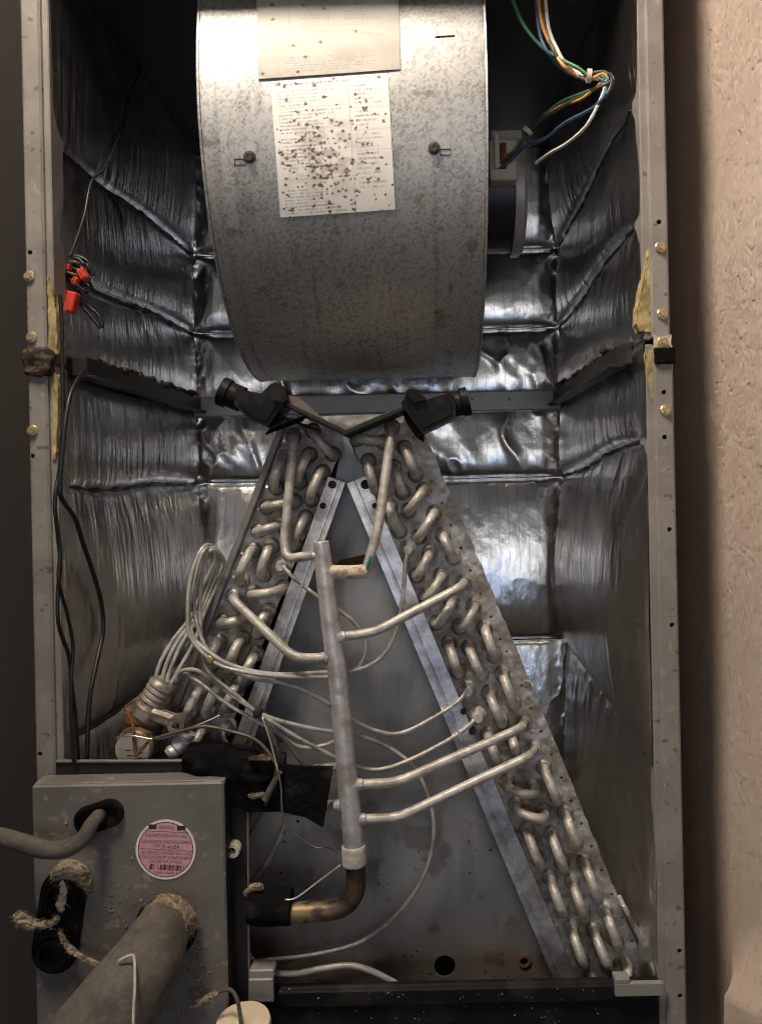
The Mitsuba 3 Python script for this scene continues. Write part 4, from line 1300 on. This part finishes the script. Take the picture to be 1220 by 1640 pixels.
felted(lint, [(84, 1408, -.032), (96, 1396, -.033), (112, 1392, -.033), (128, 1399, -.033), (138, 1414, -.032), (142, 1432, -.031)], [.003, .0065, .0075, .007, .005, .002], 8, 420, rough=.34)
felted(lint, [(28, 1462, -.043), (36, 1474, -.045), (56, 1482, -.045), (78, 1480, -.045), (94, 1470, -.044)], [.003, .0055, .004, .0026, .002], 12, 260, rough=.4)
felted(lint, [(95, 1488, -.04), (102, 1508, -.042), (118, 1526, -.045), (150, 1543, -.05), (175, 1547, -.075), (200, 1540, -.105)], [.0012, .0022, .0026, .0022, .0014, .001], 13, 70, rough=.6)
felted(lint, [(99, 1412, -.041), (102, 1430, -.042), (97, 1448, -.042), (100, 1458, -.041)], [.0015, .0028, .0036, .002], 14, 50, 'flake', .6)


def strand(pts, n, spread, size):
    c = bez([P(*q) for q in pts], 12)

    def f(g):
        return c[g.integers(len(c))] + g.normal(0, spread, 3), np.array([g.normal(0, .5), -1, g.normal(0, .5)])
    return f


def cover_pos(g):
    c = [(130, 1470, 60), (170, 1430, 40), (300, 1520, 26), (310, 1560, 30), (95, 1380, 40), (240, 1440, 40), (270, 1600, 50), (330, 1600, 30), (70, 1480, 25)][g.integers(9)]
    px, py = g.normal(c[0], c[2]), g.normal(c[1], c[2])
    if not (58 < px < 356 and 1275 < py < 1650):
        return None
    if math.hypot(px - 265, py - 1361) < 52:
        return None
    return P(px, py, YP - .0006)


put('speck', flakes(420, cover_pos, .0004, .0022, 9), M['lint'], False, lint, kind='stuff')


def collar_lint(g):
    a = g.uniform(-.3, 2.4)
    r = 40 + 8 * g.random()
    return P(262 + r * math.sin(a), 1483 - r * math.cos(a), YP - .003), np.array([.4 * math.sin(a), -1, .4 * math.cos(a)])


put('tuft', cat_(tuft_mesh(60, collar_lint, .0014, 17, 0), fibres(120, collar_lint, .004, 18)), M['lint'], True, lint, kind='stuff')

# cream cap with a thin wire, bottom edge
cc = thing('cream_cap', 'round cream plastic pipe cap at the bottom edge with a thin wire', 'cap')
q = P(391, 1668, -.05)
put('cap', lathe([(0, .022), (.010, .0215), (.0165, .019), (.0175, .0185), (.0215, .018), (.0225, .015), (.0225, -.04), (0, -.04)], q, [0, -.12, 1], 44), M['cream_cap'], 30, cc)
put('wire', tube(bez([P(*z) for z in [(300, 1618, -.05), (330, 1600, -.052), (350, 1590, -.054), (368, 1586, -.058), (378, 1598, -.064), (384, 1622, -.068), (388, 1660, -.07)]]), .0016, 10), M['dusty_pipe'], True, cc)
felted(cc, [(298, 1620, -.051), (312, 1610, -.053), (332, 1600, -.054), (350, 1591, -.055)], [.0012, .0026, .0022, .0014], 19, 60, rough=.6)

# ------------------------------------------------------------------ foam wrap, rods and loose wires around the valve
fo = thing('foam_wrap', 'torn black foam wrap between the cover and the header pipe', 'foam')
m = disp(tube(bez([P(298, 1212, .0), P(345, 1220, -.002), (P(400, 1234, .0)), P(455, 1238, .004)], 8), [.013, .018, .020, .017], 40).subdivide(), .006, 60, 5, 4)
put('roll', m, M['black_foam'], True, fo)
m = plate(Polygon(xz([(425, 1222), (470, 1228), (533, 1230), (527, 1270), (517, 1326), (490, 1310), (450, 1300), (400, 1302), (372, 1292), (360, 1262)], -.010)), -.010, -.006).subdivide_to_size(.006)
v = m.vertices
m.vertices = v + np.array([0, 1, 0]) * (.006 * (meshkit.fbm(v * 28, 2, 2) - .5))[:, None]
put('sheet', m, M['black_foam'], 40, fo)
put('crust', disp(tm(cbox(P(398, 1282, -.016), P(428, 1266, -.010), .002).refine_to_length(.003)), .003, 150, 2), M['lint'], 60, fo)
put('crust', disp(tm(cbox(P(396, 1222, -.022), P(438, 1208, -.012), .002).refine_to_length(.003)), .003, 150, 6), M['crud'], 60, fo)
put('rod', tube([P(448, 1236, -.016), P(424, 1282, -.018)], [.0026, .0032], 10), M['dusty_pipe'], 40, fo)
bw = put('bare_wire', tube(bez([P(*q) for q in [(420, 1150, -.004), (432, 1185, -.012), (444, 1232, -.02), (450, 1262, -.016), (452, 1300, -.013), (462, 1325, -.004), (485, 1345, .006), (505, 1357, .01), (525, 1358, .008), (545, 1368, -.006)]]), .0009, 7), M['bare_wire'], True,
         label='thin bare wire hanging over the black foam to the header collar', cat='wire')
put('bare_wire', tube(bez([P(*q) for q in [(456, 1442, -.022), (475, 1438, -.022), (510, 1412, -.018), (545, 1386, -.016)]]), .0009, 7), M['bare_wire'], True, label='short shiny bare wire running from the rubber sleeve to the header collar', cat='wire')
put('bare_wire', tube(bez([P(*q) for q in [(186, 1182, -.006), (212, 1179, -.008), (250, 1184, -.008), (290, 1172, -.006), (330, 1156, -.004), (352, 1146, -.002)]]), .0009, 7), M['bare_wire'], True, label='thin bare wire stretched across the round valve cap', cat='wire')
put('sensing_wire', tube(bez([P(*q) for q in [(245, 1184, -.008), (280, 1174, -.01), (325, 1164, -.01), (370, 1172, -.01), (410, 1186, -.012), (436, 1215, -.016), (442, 1240, -.018), (415, 1310, -.004), (396, 1340, .01)]]), .0015, 8), M['wire_brown'], True, label='dark sensing wire from the valve across to the foam wrap', cat='wire')

# black wires on the left foil, red connectors
XW = XWL + .020


def wallwire(pts, r, label, mat='wire_black', dx=0.):
    put('black_wire', tube(bez([PX(a, b, XW + dx) for a, b in pts], 8), r, 8), M[mat], True, label=label, cat='wire')


wallwire([(252, -20), (247, 30), (228, 100), (205, 155), (195, 205), (170, 265), (147, 290), (135, 345), (122, 385), (112, 410)], .0014, 'thin black wire running down the upper left foil to the red connectors')
wallwire([(135, 590), (115, 625), (106, 665), (101, 710), (96, 775), (100, 800), (120, 830), (133, 870), (150, 920), (162, 965), (165, 1010), (155, 1060), (145, 1110), (141, 1160), (139, 1222)], .0021, 'black wire snaking down the lower left foil, right of its pair')
wallwire([(96, 470), (99, 520), (100, 590), (101, 660), (97, 740), (88, 800), (92, 850), (97, 905), (93, 945), (94, 1000), (110, 1050), (114, 1090), (120, 1140), (126, 1222)], .0018, 'black wire close behind the left post, beside a thinner one', dx=-.004)
wallwire([(88, 820), (96, 880), (94, 930), (108, 985), (117, 1035), (114, 1090), (114, 1150), (118, 1222)], .0016, 'thinner black wire close behind the left post, lower half', dx=-.001)
rc = thing('wire_connectors', 'tangle of dark wires with red connectors hanging by the left post', 'wires')
yb = .045
for k in range(9):
    g = np.random.default_rng(40 + k)
    cx, cy = 115 + g.normal(0, 6), 438 + g.normal(0, 7)
    rx, ry = 18 + 16 * g.random(), 12 + 14 * g.random()
    a0 = g.random() * 6
    pts = [P(cx + rx * math.cos(a0 + t), cy + ry * math.sin(a0 + t * (1 if k % 2 else -1)), yb - .012 + .03 * g.random()) for t in np.linspace(0, 5.2, 9)]
    put('wire', tube(bez(pts, 6), .0015, 7), M['wire_black' if k % 3 else 'wire_brown'], True, rc)
for k, pts in enumerate(([(78, 425), (95, 412), (118, 409), (140, 418), (150, 440)], [(80, 432), (100, 418), (122, 413), (136, 424)], [(118, 460), (128, 485), (145, 505), (160, 525)], [(124, 465), (140, 488), (158, 505), (164, 524)])):
    put('wire', tube(bez([P(a, b, yb) for a, b in pts], 6), .0017, 8), M['wire_black'], True, rc)


def connector(c, ang, w, h, d):
    m = tm(cbox([-w / 2, -d / 2, -h / 2], [w / 2, d / 2, h / 2], .0012) - m3.Manifold.cube([.0010, .004, h * 1.1], True).translate([-w * .12, -d / 2, 0]))
    m.apply_transform(trimesh.transformations.rotation_matrix(ang, [0, 1, 0]))
    m.apply_translation(c)
    return m


put('connector', connector(P(111, 483, yb - .01), .28, S(26), S(34), .012), M['red_plastic'], 30, rc, label='red connector hanging lowest in the tangle')
put('connector', connector(P(134, 440, yb - .005), -.5, S(13), S(20), .010), M['red_plastic'], 30, rc)
put('connector', connector(P(121, 450, yb - .008), .6, S(9), S(14), .008), M['red_plastic'], 30, rc)
put('connector', connector(P(110, 429, yb - .008), .1, S(6), S(12), .008), M['red_plastic'], 30, rc)
